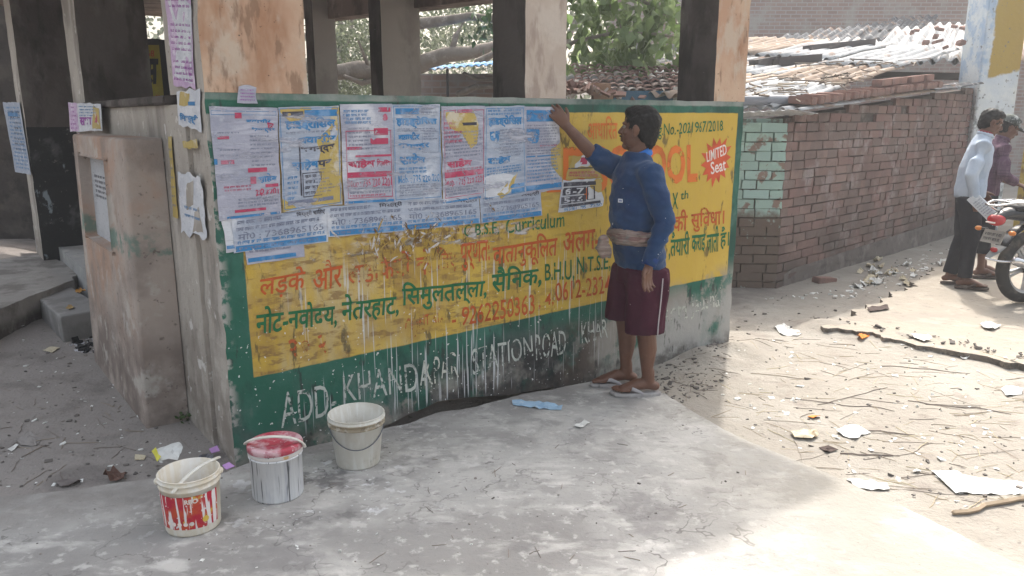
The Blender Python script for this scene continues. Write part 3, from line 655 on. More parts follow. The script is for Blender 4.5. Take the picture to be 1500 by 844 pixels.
p = Poster('poster with torn yellow corners and a big blue heading', ((414, 311), (500, 299), (495, 155), (406, 157)), pap_b, .0085)
p.frame(inkb, .02, .02, .98, .985, .006).tear(((.02, .985), (.55, .985), (.40, .90), (.22, .84), (.03, .95)), pap_y).tear(((.88, .985), (.99, .985), (.985, .02), (.45, .04), (.70, .22), (.62, .40), (.66, .55), (.60, .66), (.84, .8)), pap_y, .012).tear(((.0, .13), (.22, .03), (.0, .0)), pap_y)
p.bar(inkk, .06, .91, .40, .955).bar(inkb, .42, .90, .96, .965).text('हाइड्रोसिल', (.10, .77, .93, .89), inkb, .05).text('बवासीर', (.30, .645, .92, .73), inkb, .04).text('भगन्दर', (.33, .53, .9, .62), inkk, .04).text('साहेब', (.18, .38, .62, .50), inkb, .04).text('पर', (.6, .40, .84, .48), inkk, .04)
p.lines(inkg, .1, .9, .735, .775, 1, .02).bar(inkk, .30, .14, .325, .66).frame(inkk, .34, .12, .66, .36, .008).lines(inkk, .37, .64, .13, .35, 4, .035).lines(inkg, .5, .9, .14, .4, 8, .016, .8).lines(inkb, .08, .3, .1, .35, 5, .03).bar(inkg, .08, .06, .85, .10).done()
p = Poster('lilac poster with a red clinic heading, right of the yellow cornered one', ((503, 300), (577, 296), (573, 152), (497, 153)), pap_l, .007)
p.frame(inkr, .08, .06, .96, .74, .007).lines(inkb, .04, .6, .80, .95, 4, .03).bar(inkr, .72, .92, .96, .965).text('०', (.80, .82, .90, .91), inkr, .1).bar(inkr, .62, .69, .9, .76).bar(inkr, .55, .60, .9, .66).lines(inkg, .12, .6, .54, .78, 6, .022).bar(inkr, .10, .55, .38, .58)
p.bar(inkr, .25, .475, .95, .495).text('साहेब', (.10, .36, .62, .46), inkr, .05).text('क्लिनिक', (.66, .37, .94, .44), inkr, .03).bar(inkr, .09, .27, .95, .325).text('Mob.: 735 220 2201', (.10, .175, .95, .255), inkr, .012).lines(inkg, .1, .95, .10, .17, 2, .025).lines(inkr, .1, .9, .07, .1, 1, .025).bar(inkb, .02, .01, .98, .035).done()
p = Poster('pale blue poster with four blue headings and a phone number', ((577, 296), (646, 291), (643, 153), (573, 153)), pap_b, .0085)
p.frame(inkb, .02, .02, .98, .985, .006).bar(inkb, .06, .90, .55, .96).lines(inkg, .58, .96, .9, .97, 2, .02).text('हाइड्रोसिल', (.07, .76, .93, .885), inkb, .05).text('बवासीर', (.10, .64, .55, .71), inkb, .05).text('भगन्दर', (.10, .53, .75, .605), inkb, .05).text('साहेब', (.12, .38, .66, .49), inkb, .05)
p.lines(inkg, .08, .95, .72, .76, 2, .014).lines(inkg, .62, .95, .63, .71, 3, .018).lines(inkb, .1, .8, .285, .36, 2, .03).text('Mob. : 735 220 220', (.08, .195, .95, .27), inkb, .012).lines(inkg, .1, .95, .05, .18, 5, .018).frame(inkg, .6, .5, .95, .72, .004).done()
p = Poster('lilac poster with a yellowed torn middle and red bars below it', ((648, 300), (709, 290), (709, 155), (645, 156)), pap_l, .007)
p.frame(inkr, .05, .06, .97, .96, .006).tear(((.1, .93), (.72, .95), (.86, .80), (.80, .6), (.66, .55), (.5, .72), (.2, .78)), pap_y, .012).bar(inkr, .3, .93, .7, .965).bar(inkk, .4, .80, .8, .83).lines(inkr, .05, .5, .62, .85, 5, .03).lines(inkg, .06, .95, .47, .75, 8, .02).text('साहेब', (.10, .36, .68, .46), inkr, .05)
p.bar(inkr, .05, .27, .96, .33).lines(inkr, .08, .95, .33, .36, 1, .025).text('Mob. : 735 220 2201', (.06, .185, .96, .255), inkr, .012).lines(inkg, .06, .9, .08, .17, 3, .022).bar(inkb, .0, .01, .9, .03).done()
p = Poster('pale blue poster with a white and yellow tear near its foot', ((707, 296), (769, 284), (767, 155), (709, 156)), pap_b, .0085)
p.frame(inkb, .03, .03, .97, .98, .006).text('हाइड्रोसिल', (.08, .78, .92, .9), inkb, .05).lines(inkb, .05, .95, .9, .97, 2, .025).text('क', (.12, .62, .36, .74), inkb, .12).lines(inkg, .35, .95, .45, .76, 10, .018).text('साहेब', (.08, .38, .62, .48), inkb, .05).lines(inkb, .05, .9, .27, .36, 3, .022)
p.tear(((.0, .26), (.3, .3), (.75, .24), (.6, .06), (.25, .02), (.02, .06)), pap_w, .012).tear(((.3, .06), (.62, .2), (.8, .26), (.66, .07), (.4, .0)), pap_y, .01, .0016).bar(inkb, .62, .10, .95, .14).bar(inkb, .64, .04, .95, .085).done()
p = Poster('narrow blue poster just being pasted under the reaching hand', ((768, 284), (822, 277), (817, 157), (767, 156)), pap_l, .007)
p.bar(inkb, .05, .83, .95, .96).text('हाइड्रोसिल', (.06, .84, .95, .95), inkg, .03).text('क', (.05, .58, .40, .74), inkb, .14).lines(inkg, .05, .95, .44, .80, 11, .02).lines(inkr, .4, .95, .52, .57, 1, .02).bar(inkb, .03, .42, .97, .435).lines(inkb, .05, .95, .12, .40, 7, .024).bar(inkb, .02, .03, .98, .09)
p.tear(((.70, .50), (1.0, .58), (1.0, .14), (.72, .30)), pap_y, .008).done()
p = Poster('wrinkled transparent violet scrap over the green band on the corner pillar', ((347, 151), (377, 152), (375, 128), (349, 127)), pap_l, .0062, None, rag=.012); p.lines(inkv, .1, .9, .1, .9, 4, .1).done()
p = Poster('old tattered poster remnant with black boxes beside the man', ((818, 312), (882, 302), (880, 262), (822, 264)), pap_w, .0042, None, rag=.016)
p.bar(inkk, .05, .80, .85, .93).bar(inkk, .04, .52, .60, .76).bar(inkk, .02, .26, .60, .48).text('6-7', (.08, .54, .56, .74), pap_w, .03).text('5-6', (.06, .28, .56, .46), pap_w, .03).bar(inkk, .0, .14, .95, .23).text('9534611795', (.10, .02, .6, .13), inkb, .02).text('7250', (.70, .03, .98, .13), inkb, .02).frame(inkk, .62, .3, .82, .76, .02)
p.tear(((.86, 1.0), (1.02, 1.02), (1.02, .45), (.90, .5), (.70, .75)), pap_y, .02).tear(((.55, .6), (.62, .72), (.66, .5), (.6, .3)), mat('orange_showing', (.55, .16, .05), rough=.8), .008).done()
p = Poster('upper shred of the tattered remnant with red print', ((826, 262), (878, 261), (874, 226), (838, 228)), pap_y, .0036, None, rag=.02); p.lines(inkr, .05, .95, .05, .32, 2, .12).bar(inkk, .0, .42, .8, .47).tear(((.2, .5), (.7, .55), (.8, .95), (.4, .98)), pap_w, .02).bar(inkr, .35, .6, .6, .9).done()
# smears of paste and scraped paper below the posters
sc_ = thing('paper_residue', 'scraped greyish paper residue smeared on the yellow paint under the low posters', 'paper residue', A, RZ)
torn('smear', [wall(x, y) for x, y in ((445, 378), (560, 352), (700, 332), (792, 320), (800, 335), (730, 352), (660, 358), (600, 352), (540, 368), (470, 384))], mat('thin_paste', (.48, .46, .47), [dict(c=(.35, .27, .15), n=(14, .42, .58), st=(.6, 1, 1.6), amt=.9)], rough=.6, alpha=(13, .50, .64, (.6, 1, 1.5))), toW, .0029, sc_, .02, 4)

strk = {0: mat('brown_smear', (.15, .085, .03), [dict(c=(.3, .19, .06), n=(20, .5, .62), amt=.7)], rough=.7, alpha=(30, .40, .52)), 1: mat('ochre_smear', (.40, .27, .07), rough=.7, alpha=(30, .38, .5)), 2: mat('pale_smear', (.50, .47, .46), rough=.6, alpha=(26, .44, .54))}
bms = {0: MB(), 1: MB(), 2: MB()}; rg = random.Random(9)
for k in range(150):
    px = rg.gauss(610, 52); py = 352-(px-610)*.12+rg.gauss(0, 15); s_, z_ = wall(px, py); a = rg.gauss(1.15, .6)*rg.choice((1, 1, -1)); L = rg.uniform(.02, .085); wd_ = rg.uniform(.002, .007); c_ = k % 3; cv = rg.uniform(-.3, .3)
    V = []; nn_ = 5
    for i in range(nn_+1):
        t_ = i/nn_-.5; x = s_+L*(math.cos(a)*t_-math.sin(a)*cv*t_*t_); y = z_+L*(math.sin(a)*t_+math.cos(a)*cv*t_*t_); w_ = wd_*(1-abs(2*t_)**2*.8)
        o_ = .0112+.0002*c_
        V += [toW(x-math.sin(a)*w_, y+math.cos(a)*w_, o_), toW(x+math.sin(a)*w_, y-math.cos(a)*w_, o_)]
    bms[c_].add(V, [(2*i, 2*i+1, 2*i+3, 2*i+2) for i in range(nn_)])
for c_ in bms: bms[c_].build('smear', strk[c_], sc_)

# papers on the end wall, the pillars and the ledge
def E2(px, py): return endw(px, py)
def endposter(lb, px, m, off=.005, group='torn papers on the shelter end wall', rag=.012): return Poster(lb, px, m, off, group, toE, endw, rag, 'torn paper', 'torn_poster')
p = endposter('long violet strip of torn poster high on the corner pillar', ((288, 130), (256, 126), (243, -20), (281, -20))[::-1], pap_v); p.tear(((.0, .2), (.5, .0), (.9, .1), (.6, .5), (.9, .9), (.1, .95)), pap_w, .012).lines(inkv, .05, .95, .1, .95, 14, .03, 2.5, .2).done()
p = endposter('white torn poster with a blue word on the corner pillar', ((264, 184), (297, 192), (295, 130), (261, 134)), pap_w); p.bar(inkb, .5, .6, .8, .7).text('मिस्त्री', (.1, .12, .9, .38), inkb, .06).tear(((.1, .6), (.5, .62), (.6, .9), (.2, .95)), pap_y, .012).done()
p = endposter('ragged white paper shreds low on the corner pillar', ((268, 338), (306, 352), (296, 258), (262, 250)), pap_w, .005, 'torn papers on the shelter end wall', .03); p.tear(((.3, .4), (.6, .5), (.7, .9), (.4, .8)), plaster, .02).tear(((.5, .05), (.9, .1), (.8, .5), (.6, .4)), plaster, .02).lines(inkb, .2, .9, .1, .5, 3, .05, 2, .3).done()
p = endposter('yellow torn strip between the block and the corner pillar', ((256, 318), (263, 320), (254, 200), (249, 200)), pap_y); p.lines(inkg, .1, .9, .1, .9, 7, .03, 4).done()
p = endposter('small yellow scrap on the corner pillar beneath the white paper', ((272, 218), (292, 216), (290, 204), (270, 208)), pap_y, .0045); p.done()
p = endposter('violet and white papers pasted over the ledge end of the side wall', ((115, 193), (163, 191), (161, 152), (112, 150)), pap_w, .05); p.tear(((.0, .0), (.32, .02), (.3, .98), (.0, 1)), pap_v, .008).lines(inkv, .03, .3, .05, .9, 6, .07, 2).lines(inkb, .36, .9, .5, .92, 4, .06, 2).text('सभा', (.36, .2, .72, .5), inkv, .05).tear(((.74, .1), (.98, .05), (.95, .85), (.8, .9)), pap_y, .012).bar(inkr, .8, .3, .9, .6).done()
p = endposter('narrow violet and blue strip down the second pillar edge', ((137, 352), (146, 352), (128, 196), (117, 196)), pap_v, .012); p.tear(((.0, .0), (.9, .0), (.9, .4), (.1, .42)), pap_b, .006).lines(inkv, .05, .95, .45, .95, 8, .03, 4).lines(inkb, .05, .95, .05, .4, 8, .02, 4).done()
_s3 = q3.x-SK*K3
p = Poster('blue printed poster on the farthest pillar edge', ((48, 256), (25, 252), (6, 150), (31, 150)), pap_b, .012, 'torn papers on the shelter end wall', lambda a, b, off: Vector((_s3+SK*a-off, a, b)), lambda x, y: endw(x, y, -_s3), .006, 'torn paper', 'torn_poster'); p.lines(inkb, .06, .9, .05, .95, 17, .03, 3).lines(inkk, .1, .7, .3, .9, 8, .03, 3).bar(inkb, .2, .8, .8, .86).done()

# ================================================================== SIGN BOARDS seen through the shelter
sgn = thing('sign_board', 'black framed yellow sign board with big black letters behind the shelter', 'sign board', at_y(170, 150, 9.6)*1)
so0 = sgn.location.copy()
def S(px, py, o=0): p = at_y(px, py, 9.6-o); return p-so0
sgm = mat('sign_yellow', (.34, .30, .03), [dict(c=(.25, .2, .03), n=(3, .45, .65), amt=.7)], rough=.6); sgk = mat('sign_black', (.012, .012, .014), rough=.6); sgo = mat('frame_orange', (.35, .17, .03), rough=.7); sgr = mat('sign_red', (.42, .03, .02), rough=.6)
mb = MB(); a = S(78, 66); b = S(234, 66); c = S(234, 186); mb.box(a.x, b.x, 0, .05, c.z, a.z); mb.build('panel', sgm, sgn)
mb = MB(); mb.box(b.x, b.x+.09, -.02, .07, c.z-.05, a.z+.06); mb.box(a.x-.06, b.x, -.02, .07, a.z, a.z+.07); mb.box(a.x-.06, b.x, -.02, .07, c.z-.05, c.z); mb.build('frame', sgk, sgn)
mb = MB(); mb.box(b.x+.09, b.x+.26, -.02, .07, c.z-.05, a.z+.06); mb.build('post', sgo, sgn)
def toS(a, b, off): return Vector((a, -.004-off, b))
def sq(*p): return [(S(x, y).x, S(x, y).z) for x, y in p]
for tx, m_, q, bd in (('र्स', sgk, ((200, 138), (232, 138), (232, 86), (200, 86)), .05), ('GAU!', sgr, ((204, 150), (234, 150), (234, 139), (204, 139)), .01), ('87068', sgr, ((198, 83), (226, 83), (226, 74), (198, 74)), .0), ('न', sgr, ((90, 132), (112, 132), (112, 80), (90, 80)), .06), ('की', inkg, ((92, 182), (112, 182), (112, 140), (92, 140)), .04)):
    mb = MB(); put_text(mb, sq(*q), tx, bold=bd, off=.0, to=toS); mb.build('lettering', m_, sgn)

# ================================================================== PEOPLE
def frame(f):                                         # facing vector -> matrix with x forward, y left, z up
    f = Vector(f).normalized(); up = Vector((0, 0, 1)); l = up.cross(f).normalized(); u = f.cross(l)
    return Matrix((f, l, u)).transposed()
def head_parts(mb, c, M, s=1.0):
    def e(p, r, rot=None): mb.ell(Vector(c)+M @ (Vector(p)*s), tuple(x*s for x in r), M @ rot if rot else M, 20, 14)
    e((-.012, 0, .035), (.094, .073, .084)); e((.022, 0, -.028), (.062, .057, .086)); e((.05, 0, -.094), (.030, .031, .022))
    e((.012, .036, -.066), (.042, .022, .03)); e((.012, -.036, -.066), (.042, .022, .03))
    mb.tube([Vector(c)+M @ (Vector(p)*s) for p in ((.080, 0, .014), (.092, 0, -.006), (.101, 0, -.026))], [.0085*s, .0105*s, .0135*s], 10)
    for y in (-1, 1):
        e((.090, .0115*y, -.029), (.0115, .0085, .008)); e((.071, .03*y, .026), (.015, .026, .009)); e((.058, .034*y, -.018), (.024, .022, .02))
        e((-.008, .076*y, -.004), (.021, .0075, .033), Matrix.Rotation(.25*y, 3, 'Z')); e((-.002, .079*y, -.028), (.012, .008, .012))
        e((-.006, .083*y, .006), (.017, .006, .022), Matrix.Rotation(.45*y, 3, 'Z'))
    e((.081, 0, -.0565), (.0135, .024, .0065)); e((.079, 0, -.0685), (.0135, .021, .0075)); e((.075, 0, -.045), (.014, .026, .014))
def hair_mesh(c, M, s, name, m, parent, seed=0, low=-.07, tuft=900, puff=1.0):
    mb = MB()
    def e(p, r): mb.ell(Vector(c)+M @ (Vector(p)*s), tuple(x*s*puff for x in r), M, 24, 16)
    e((-.022, 0, .043), (.098, .0785, .089)); e((-.052, 0, .0), (.062, .071, .085)); e((.015, 0, .085), (.068, .062, .042)); e((-.005, 0, .03), (.05, .0775, .05))
    e((-.072, 0, low*.55), (.034, .052, .05))
    r = remesh(mb, .006, 3); V = []
    for i, v in enumerate(r.V):
        q = v*42; r.V[i] = v+r.N[i]*(.006*mnoise.noise(q+Vector((seed, 0, 0)))+.003*mnoise.noise(q*2.7))
    rng = random.Random(seed+3); n = len(r.V); Mi = M.transposed(); base = list(zip(r.V, r.N))
    for _ in range(tuft):
        p, nn = base[rng.randrange(n)]; lc = Mi @ (p-Vector(c))
        fl = M @ Vector((-.6 if lc.z/s > .06 else -.25, 0, -.9 if lc.z/s < .08 else -.1)); fl = (fl-nn*fl.dot(nn)); 
        if fl.length < .05: continue
        fl.normalize(); sd_ = fl.cross(nn)*.0022; L = rng.uniform(.012, .026)
        r.add([p-nn*.002-sd_, p-nn*.002+sd_, p+fl*L+nn*rng.uniform(.001, .006)+sd_*rng.uniform(-2, 2)], [(0, 1, 2)])
    return r.build(name, m, parent, True)
def hand(mb, W, D, T, curl, s=1.0, spread=.0, thumb=.6, curls=None):
    """wrist W, direction D, thumb side T; the palm faces D x T on the side the fingers curl to"""
    D = Vector(D).normalized(); T = (Vector(T)-D*Vector(T).dot(D)).normalized(); Pn = T.cross(D) if curl >= 0 else D.cross(T); curl = abs(curl)
    W = Vector(W)
    mb.tube([W-D*.015*s, W+D*.03*s, W+D*.065*s, W+D*.088*s], [(.027*s, .018*s), (.034*s, .0165*s), (.040*s, .0155*s), (.038*s, .012*s)], 14, T)
    mb.ell(W+D*.035*s+T*.022*s+Pn*.008*s, (.018*s, .018*s, .018*s), None, 10, 8)
    for i, (o, L) in enumerate(((.031, .070), (.0105, .079), (-.0105, .073), (-.031, .057))):
        p = W+D*.082*s+T*o*s; pts = [p-D*.01*s, p]; a = 0; cu = (curls[i] if curls else curl)
        d0 = (D+T*spread*(o/.031)).normalized()
        for j, f in enumerate((.42, .33, .25)):
            a += cu*(.75 if j == 0 else 1.0); d = d0*math.cos(a)+Pn*math.sin(a); p = p+d*L*f*s; pts.append(p)
        mb.tube(pts, [.0098*s, .0096*s, .0090*s, .0084*s, .0072*s], 10, T)
    p = W+D*.022*s+T*.026*s+Pn*.004*s; d = (T*.75+D*.75+Pn*.25).normalized(); q = p+d*.036*s; d2 = (T*(.75-thumb)+D*.85+Pn*(.25+thumb*.5)).normalized()
    mb.tube([p, q, q+d2*.018*s, q+d2*.033*s], [.0135*s, .0115*s, .0105*s, .0082*s], 10)
def foot(mb, ank, gzz, D, s=1.0, side=1):
    """side: +1 left foot, -1 right foot; D: direction of the toes on the ground"""
    D = Vector((D[0], D[1], 0)).normalized(); L = Vector((-D.y, D.x, 0))*side       # L points to the little-toe side
    G = Vector((ank[0], ank[1], gzz)); up = Vector((0, 0, 1))
    mb.tube([G-D*.045*s+up*.03*s, G+D*.0*s+up*.045*s, G+D*.06*s+up*.043*s, G+D*.11*s+up*.028*s, G+D*.15*s+up*.019*s], [(.028*s, .028*s), (.031*s, .034*s), (.036*s, .036*s), (.042*s, .026*s), (.041*s, .017*s)], 14, L)
    mb.tube([Vector(ank)+up*.05*s, G+up*.05*s], [(.030*s, .036*s), (.032*s, .04*s)], 14, L)
    for i, (o, a, r, ln) in enumerate(((-.031, .152, .0125, .048), (-.008, .160, .0092, .042), (.009, .155, .0086, .037), (.024, .146, .008, .033), (.038, .135, .0075, .028))):
        p = G+D*a*s+L*o*s+up*.013*s; mb.tube([p-D*.02*s, p+D*ln*.6*s+up*.003*s, p+D*ln*s-up*.002*s], [r*s, r*s, r*.85*s], 8)
def sandal(ank, gzz, D, name, m, ms, parent, s=1.0, side=1):
    D = Vector((D[0], D[1], 0)).normalized(); L = Vector((-D.y, D.x, 0))*side; G = Vector((ank[0], ank[1], gzz-.022)); up = Vector((0, 0, 1))
    out = [(-.075, .0), (-.07, .022), (-.03, .034), (.05, .036), (.11, .046), (.16, .048), (.195, .036), (.212, .008), (.215, -.02), (.205, -.042), (.16, -.047), (.1, -.041), (.04, -.034), (-.03, -.033), (-.068, -.022)]
    n = len(out); P = [G+D*a*s+L*b*s for a, b in out]; mb = MB()
    lv = [(.0, 1), (.009, 1.03), (.018, 1.0), (.019, .97)]; c = sum(P, Vector())/n
    for z, k in lv: mb.V += [c+(p-c)*k+up*(z+ .004*max(0, ((p-c).dot(D))/.15)) for p in P]
    for i in range(len(lv)-1):
        for j in range(n): mb.F.append((i*n+j, i*n+(j+1) % n, (i+1)*n+(j+1) % n, (i+1)*n+j))
    mb.F += [tuple(reversed(range(n))), tuple(range(3*n, 4*n))]; mb.M = [0]*len(mb.F)
    if side < 0: mb.F = [tuple(reversed(f)) for f in mb.F]
    o = mb.build(name, m, parent)
    ms_ = MB(); tp = G+D*.158*s-L*.02*s+up*.02
    for sg in (1, -1):
        e = G+D*.035*s+L*sg*.037*s+up*.018; md = G+D*.095*s+L*(sg*.043*s)+up*.048
        ms_.tube([tp, tp+up*.02-D*.01+L*sg*.006, md, e+up*.012+D*.02, e], [(.004, .006), (.0035, .009), (.0035, .012), (.0035, .010), (.003, .007)], 8, L)
    ms_.build('strap', ms, o, True); return o

skin = mat('brown_skin', (.135, .062, .040), [dict(c=(.095, .042, .028), n=(9, .45, .65), amt=.5), dict(c=(.19, .095, .065), n=(14, .52, .68), amt=.4)], rough=.5, bump=[(70, .15, .002), (300, .2, .0006)], spec=.4)
hairm = mat('black_hair', (.008, .007, .007), [dict(c=(.018, .016, .015), n=(50, .5, .65), amt=.6)], rough=.6, spec=.2)
eyem = mat('eye_white', (.30, .26, .23), rough=.25); irism = mat('iris', (.02, .012, .01), rough=.2)
def eyes(c, M, s, parent):
    for y in (-1, 1):
        p = Vector(c)+M @ (Vector((.0695, .0305*y, .008))*s)
        e = MB().ell(p, (.0125*s, .0125*s, .0105*s), M, 14, 10).build('eye', eyem, parent, True)
        MB().ell(p+M @ (Vector((.0095, 0, 0))*s), (.0042*s, .0058*s, .0058*s), M, 10, 8).build('iris', irism, e, True)

def cloth(mb, name, m, parent, vox=.009, sm=5, amp=.0035, freq=13, seed=0, st=(1, 1, 1)):
    return crinkle(remesh(mb, vox, sm), amp, freq, seed, st).build(name, m, parent, True)

# ---------------------------------------------------------------- the man pasting posters
mo = at_z(930, 571, 0); mo.z = 0
man = thing('person', 'man in a blue sweater and maroon shorts reaching up to paste a poster', 'person', mo)
def Mp(px, py, d): return at_pl(px, py, A-K*d, N)-mo
f = Vector((-.93, -.36, 0)).normalized(); l = Vector((-f.y, f.x, 0)); up = Vector((0, 0, 1)); wallward = K.copy()
pel = Mp(937, 392, .345); wai = Mp(932, 345, .345); che = Mp(931, 290, .345); upc = Mp(931, 252, .345); nkb = Mp(934, 228, .345); hd = Mp(935, 190, .345)
shR = upc-l*.16-up*.002; shL = upc+l*.17-up*.012
elR = Mp(868, 226, .15); wrR = Mp(830, 185, .055)
elL = Mp(974, 326, .575); wrL = Mp(951, 386, .56)
hipR, hipL = pel-l*.085-up*.03, pel+l*.085-up*.03
anR = Mp(917, 549, .235); anR.z = .095; anL = Mp(949, 560, .425); anL.z = .095
knR = (hipR*.5+anR*.5)+f*.035; knL = (hipL*.5+anL*.5)+f*.03; knR.z = knL.z = .46
fR, fL = Vector((-1, -.02, 0)), Vector((-1, -.06, 0))
print('man', pel.z, hd.z, upc.z, knR.z, wrL.z, wrR.z)
Mh = frame((-1, .46, .12))
mb = MB()
hc = hd+Vector((0, 0, 0)); head_parts(mb, hc, Mh, 1.0)
mb.tube([nkb-up*.03, nkb+up*.02-f*.005, hc+Mh @ Vector((-.028, 0, -.06)), hc+Mh @ Vector((-.03, 0, -.02))], [(.066, .064), (.056, .055), (.054, .056), (.05, .055)], 16, l)
mb.tube([pel-up*.06, pel, wai, che, upc, nkb-up*.01], [(.155, .10), (.155, .105), (.135, .10), (.15, .11), (.15, .095), (.07, .06)], 20, l)
mb.tube([shR+l*.06, shR, shR*.5+elR*.5, elR, elR*.6+wrR*.4, wrR], [.05, .053, .045, .040, .037, .026], 14)
mb.tube([shL-l*.06, shL, shL*.5+elL*.5, elL, elL*.6+wrL*.4, wrL], [.05, .053, .045, .040, .037, .026], 14)
hdir = (Mp(811, 160, .03)-wrR).normalized()
hand(mb, wrR, hdir, up-hdir*.3, -.5, 1.0, .18, .3, [.62, .42, .5, .66])
hand(mb, wrL, Vector((-.02, .03, -1))+f*.10, f+l*.35, .34, 1.0, .06, .45, [.26, .34, .38, .42])
for hp, kn, an in ((hipR, knR, anR), (hipL, knL, anL)):
    mb.tube([hp+up*.05, hp, hp*.5+kn*.5, kn, kn*.75+an*.25-f*.012, kn*.5+an*.5-f*.014, kn*.2+an*.8, an], [.075, .088, .075, .056, .056, .053, .036, .033], 16)
foot(mb, anR, .022, fR, 1.0, -1); foot(mb, anL, .022, fL, 1.0, 1)
r = remesh(mb, .0048, 3, .4); r.build('body', skin, man, True)
hair_mesh(hc, Mh, 1.0, 'hair', hairm, man, 1, low=-.085, tuft=1400, puff=1.02)
eyes(hc, Mh, 1.0, man)
# stubble and moustache
MB().tube([hc+Mh @ Vector(p) for p in ((.082, -.024, -.049), (.0955, -.01, -.0455), (.0965, 0, -.0445), (.0955, .01, -.0455), (.082, .024, -.049))], [.003, .0045, .0045, .0045, .003], 8).build('moustache', hairm, man, True)
blue = mat('blue_knit', (.015, .045, .115), [dict(c=(.010, .03, .095), n=(5, .45, .65), amt=.6), dict(c=(.028, .068, .16), n=(9, .52, .68), amt=.45), dict(c=(.5, .52, .56), n=(42, .765, .78), d=1, amt=.8)], rough=.9, bump=[(11, .35, .02), (190, .35, .0015, (1, 1, .5))], spec=.12, sheen=.15)
mb = MB()
hem = pel+up*.015
mb.tube([hem, hem+up*.05, wai+up*.0+f*.012, wai*.5+che*.5+f*.012, che+f*.004, upc-up*.01, upc+up*.03, nkb+up*.012], [(.168, .128), (.170, .132), (.158, .127), (.160, .13), (.168, .128), (.165, .108), (.13, .085), (.073, .068)], 24, l, flat=True)
slv = elR*.93+wrR*.07
mb.tube([upc-l*.05+up*.0, shR+up*.005, shR*.5+elR*.5-up*.008, elR*.9+shR*.1, slv], [.075, .073, .066, .058, .051], 16, None, flat=True)
mb.tube([upc+l*.06, shL, shL*.72+elL*.28, shL*.35+elL*.65, elL, elL*.6+wrL*.4, wrL+(wrL-elL)*.02], [.075, .074, .066, .060, .057, .049, .040], 16, None, flat=True)
sweater = cloth(mb, 'sweater', blue, man, .0085, 3, .009, 9, 2, (1, 1, 1.9))
MB().tube([wrL+(wrL-elL).normalized()*-.035, wrL+(wrL-elL).normalized()*.012], [.0415, .0405], 20, flat=True).build('cuff', mat('blue_rib', (.012, .04, .15), bump=[(120, .6, .003, (3, 3, .1))], rough=.95), sweater, True)
lt = mat('light_blue_shirt', (.035, .17, .55), [dict(c=(.03, .12, .4), n=(12, .5, .66), amt=.5)], rough=.9, bump=[(40, .4, .004)])
pts = []
for i in range(15):
    a = 2*math.pi*i/14; pts.append(nkb+up*(.012-.028*math.cos(a)*1)+f*math.cos(a)*.067+l*math.sin(a)*.071)
V = []; 
for i, p in enumerate(pts[:-1]): V += [p-up*.03+(p-nkb)*.22, p+up*.020-(p-nkb)*.02, p+up*.020-(p-nkb)*.12, p-up*.03-(p-nkb)*.1]
Fc = []
for i in range(14):
    j = (i+1) % 14
    for k in range(4): Fc.append((i*4+k, j*4+k, j*4+(k+1) % 4, i*4+(k+1) % 4))
mesh('collar', V, Fc, lt, man, True)
mb = MB(); lg = che+f*.128+l*.058-up*.005; nrm_ = (f+l*.5).normalized(); tx_ = nrm_.cross(up)
mb.obox(lg, tx_, up, nrm_, .014, .010, .002); lgo = mb.build('chest_logo', mat('logo_white', (.7, .72, .75), rough=.8), sweater)
mb = MB()
for i in range(3): mb.obox(lg+nrm_*.0022-tx_*(.008-.007*i), tx_, up, nrm_, .002, .005, .0006)
mb.build('logo_marks', mat('logo_blue', (.05, .1, .3), rough=.8), lgo)
maroon = mat('maroon_cloth', (.055, .012, .026), [dict(c=(.035, .008, .018), n=(6, .45, .65), amt=.6), dict(c=(.09, .028, .045), n=(8, .54, .68), amt=.4), dict(c=(.45, .38, .38), n=(30, .765, .78), d=1, amt=.8)], rough=.9, bump=[(9, .4, .02), (220, .3, .001)], spec=.12)
mb = MB()
mb.tube([pel+up*.06, pel+up*.0, pel-up*.07], [(.160, .118), (.166, .128), (.165, .13)], 22, l, flat=True)
hzR = Mp(913, 466, .25).z; hzL = Mp(945, 485, .42).z
for hp, kn, an, hz, sg in ((hipR, knR, anR, hzR, -1), (hipL, knL, anL, hzL, 1)):
    def on(z): 
        t_ = (hp.z-z)/(hp.z-kn.z); return hp+(kn-hp)*t_ if t_ <= 1 else kn+(an-kn)*((kn.z-z)/(kn.z-an.z))
    e = on(hz); mb.tube([hp+up*.03-l*sg*.0, hp-up*.03+l*sg*.006, hp*.5+e*.5+l*sg*.004, e+up*.02, e], [(.098, .125), (.104, .128), (.102, .118), (.100, .112), (.101, .114)], 20, l, flat=True)
shorts = cloth(mb, 'shorts', maroon, man, .0085, 3, .009, 8, 5, (1.2, 1.2, .5))
mb = MB(); e = knL+Vector((0, 0, 0)); 
st_ = [hipL+l*.116-f*.03+up*.0, hipL*.5+knL*.5+l*.110-f*.034, Vector((knL.x, knL.y, hzL+.05))+l*.107-f*.032, Vector((knL.x, knL.y, hzL+.004))+l*.106-f*.032]
mb.tube(st_, [(.0035, .0035)]*4, 8).build('side_piping', mat('piping_white', (.45, .40, .42), rough=.9), shorts, True)
check = mat('checked_cloth', (.22, .165, .14), [dict(c=(.36, .29, .26), n=(60, .45, .6), st=(.1, .1, 1), amt=.8), dict(c=(.20, .10, .09), n=(45, .52, .6), st=(.1, .1, 1), amt=.8), dict(c=(.12, .17, .17), n=(14, .5, .62), amt=.5)], rough=.95, bump=[(24, .7, .02, (.3, .3, 2)), (150, .4, .002)])
mb = MB(); wz = wai+up*.0
nn = 40
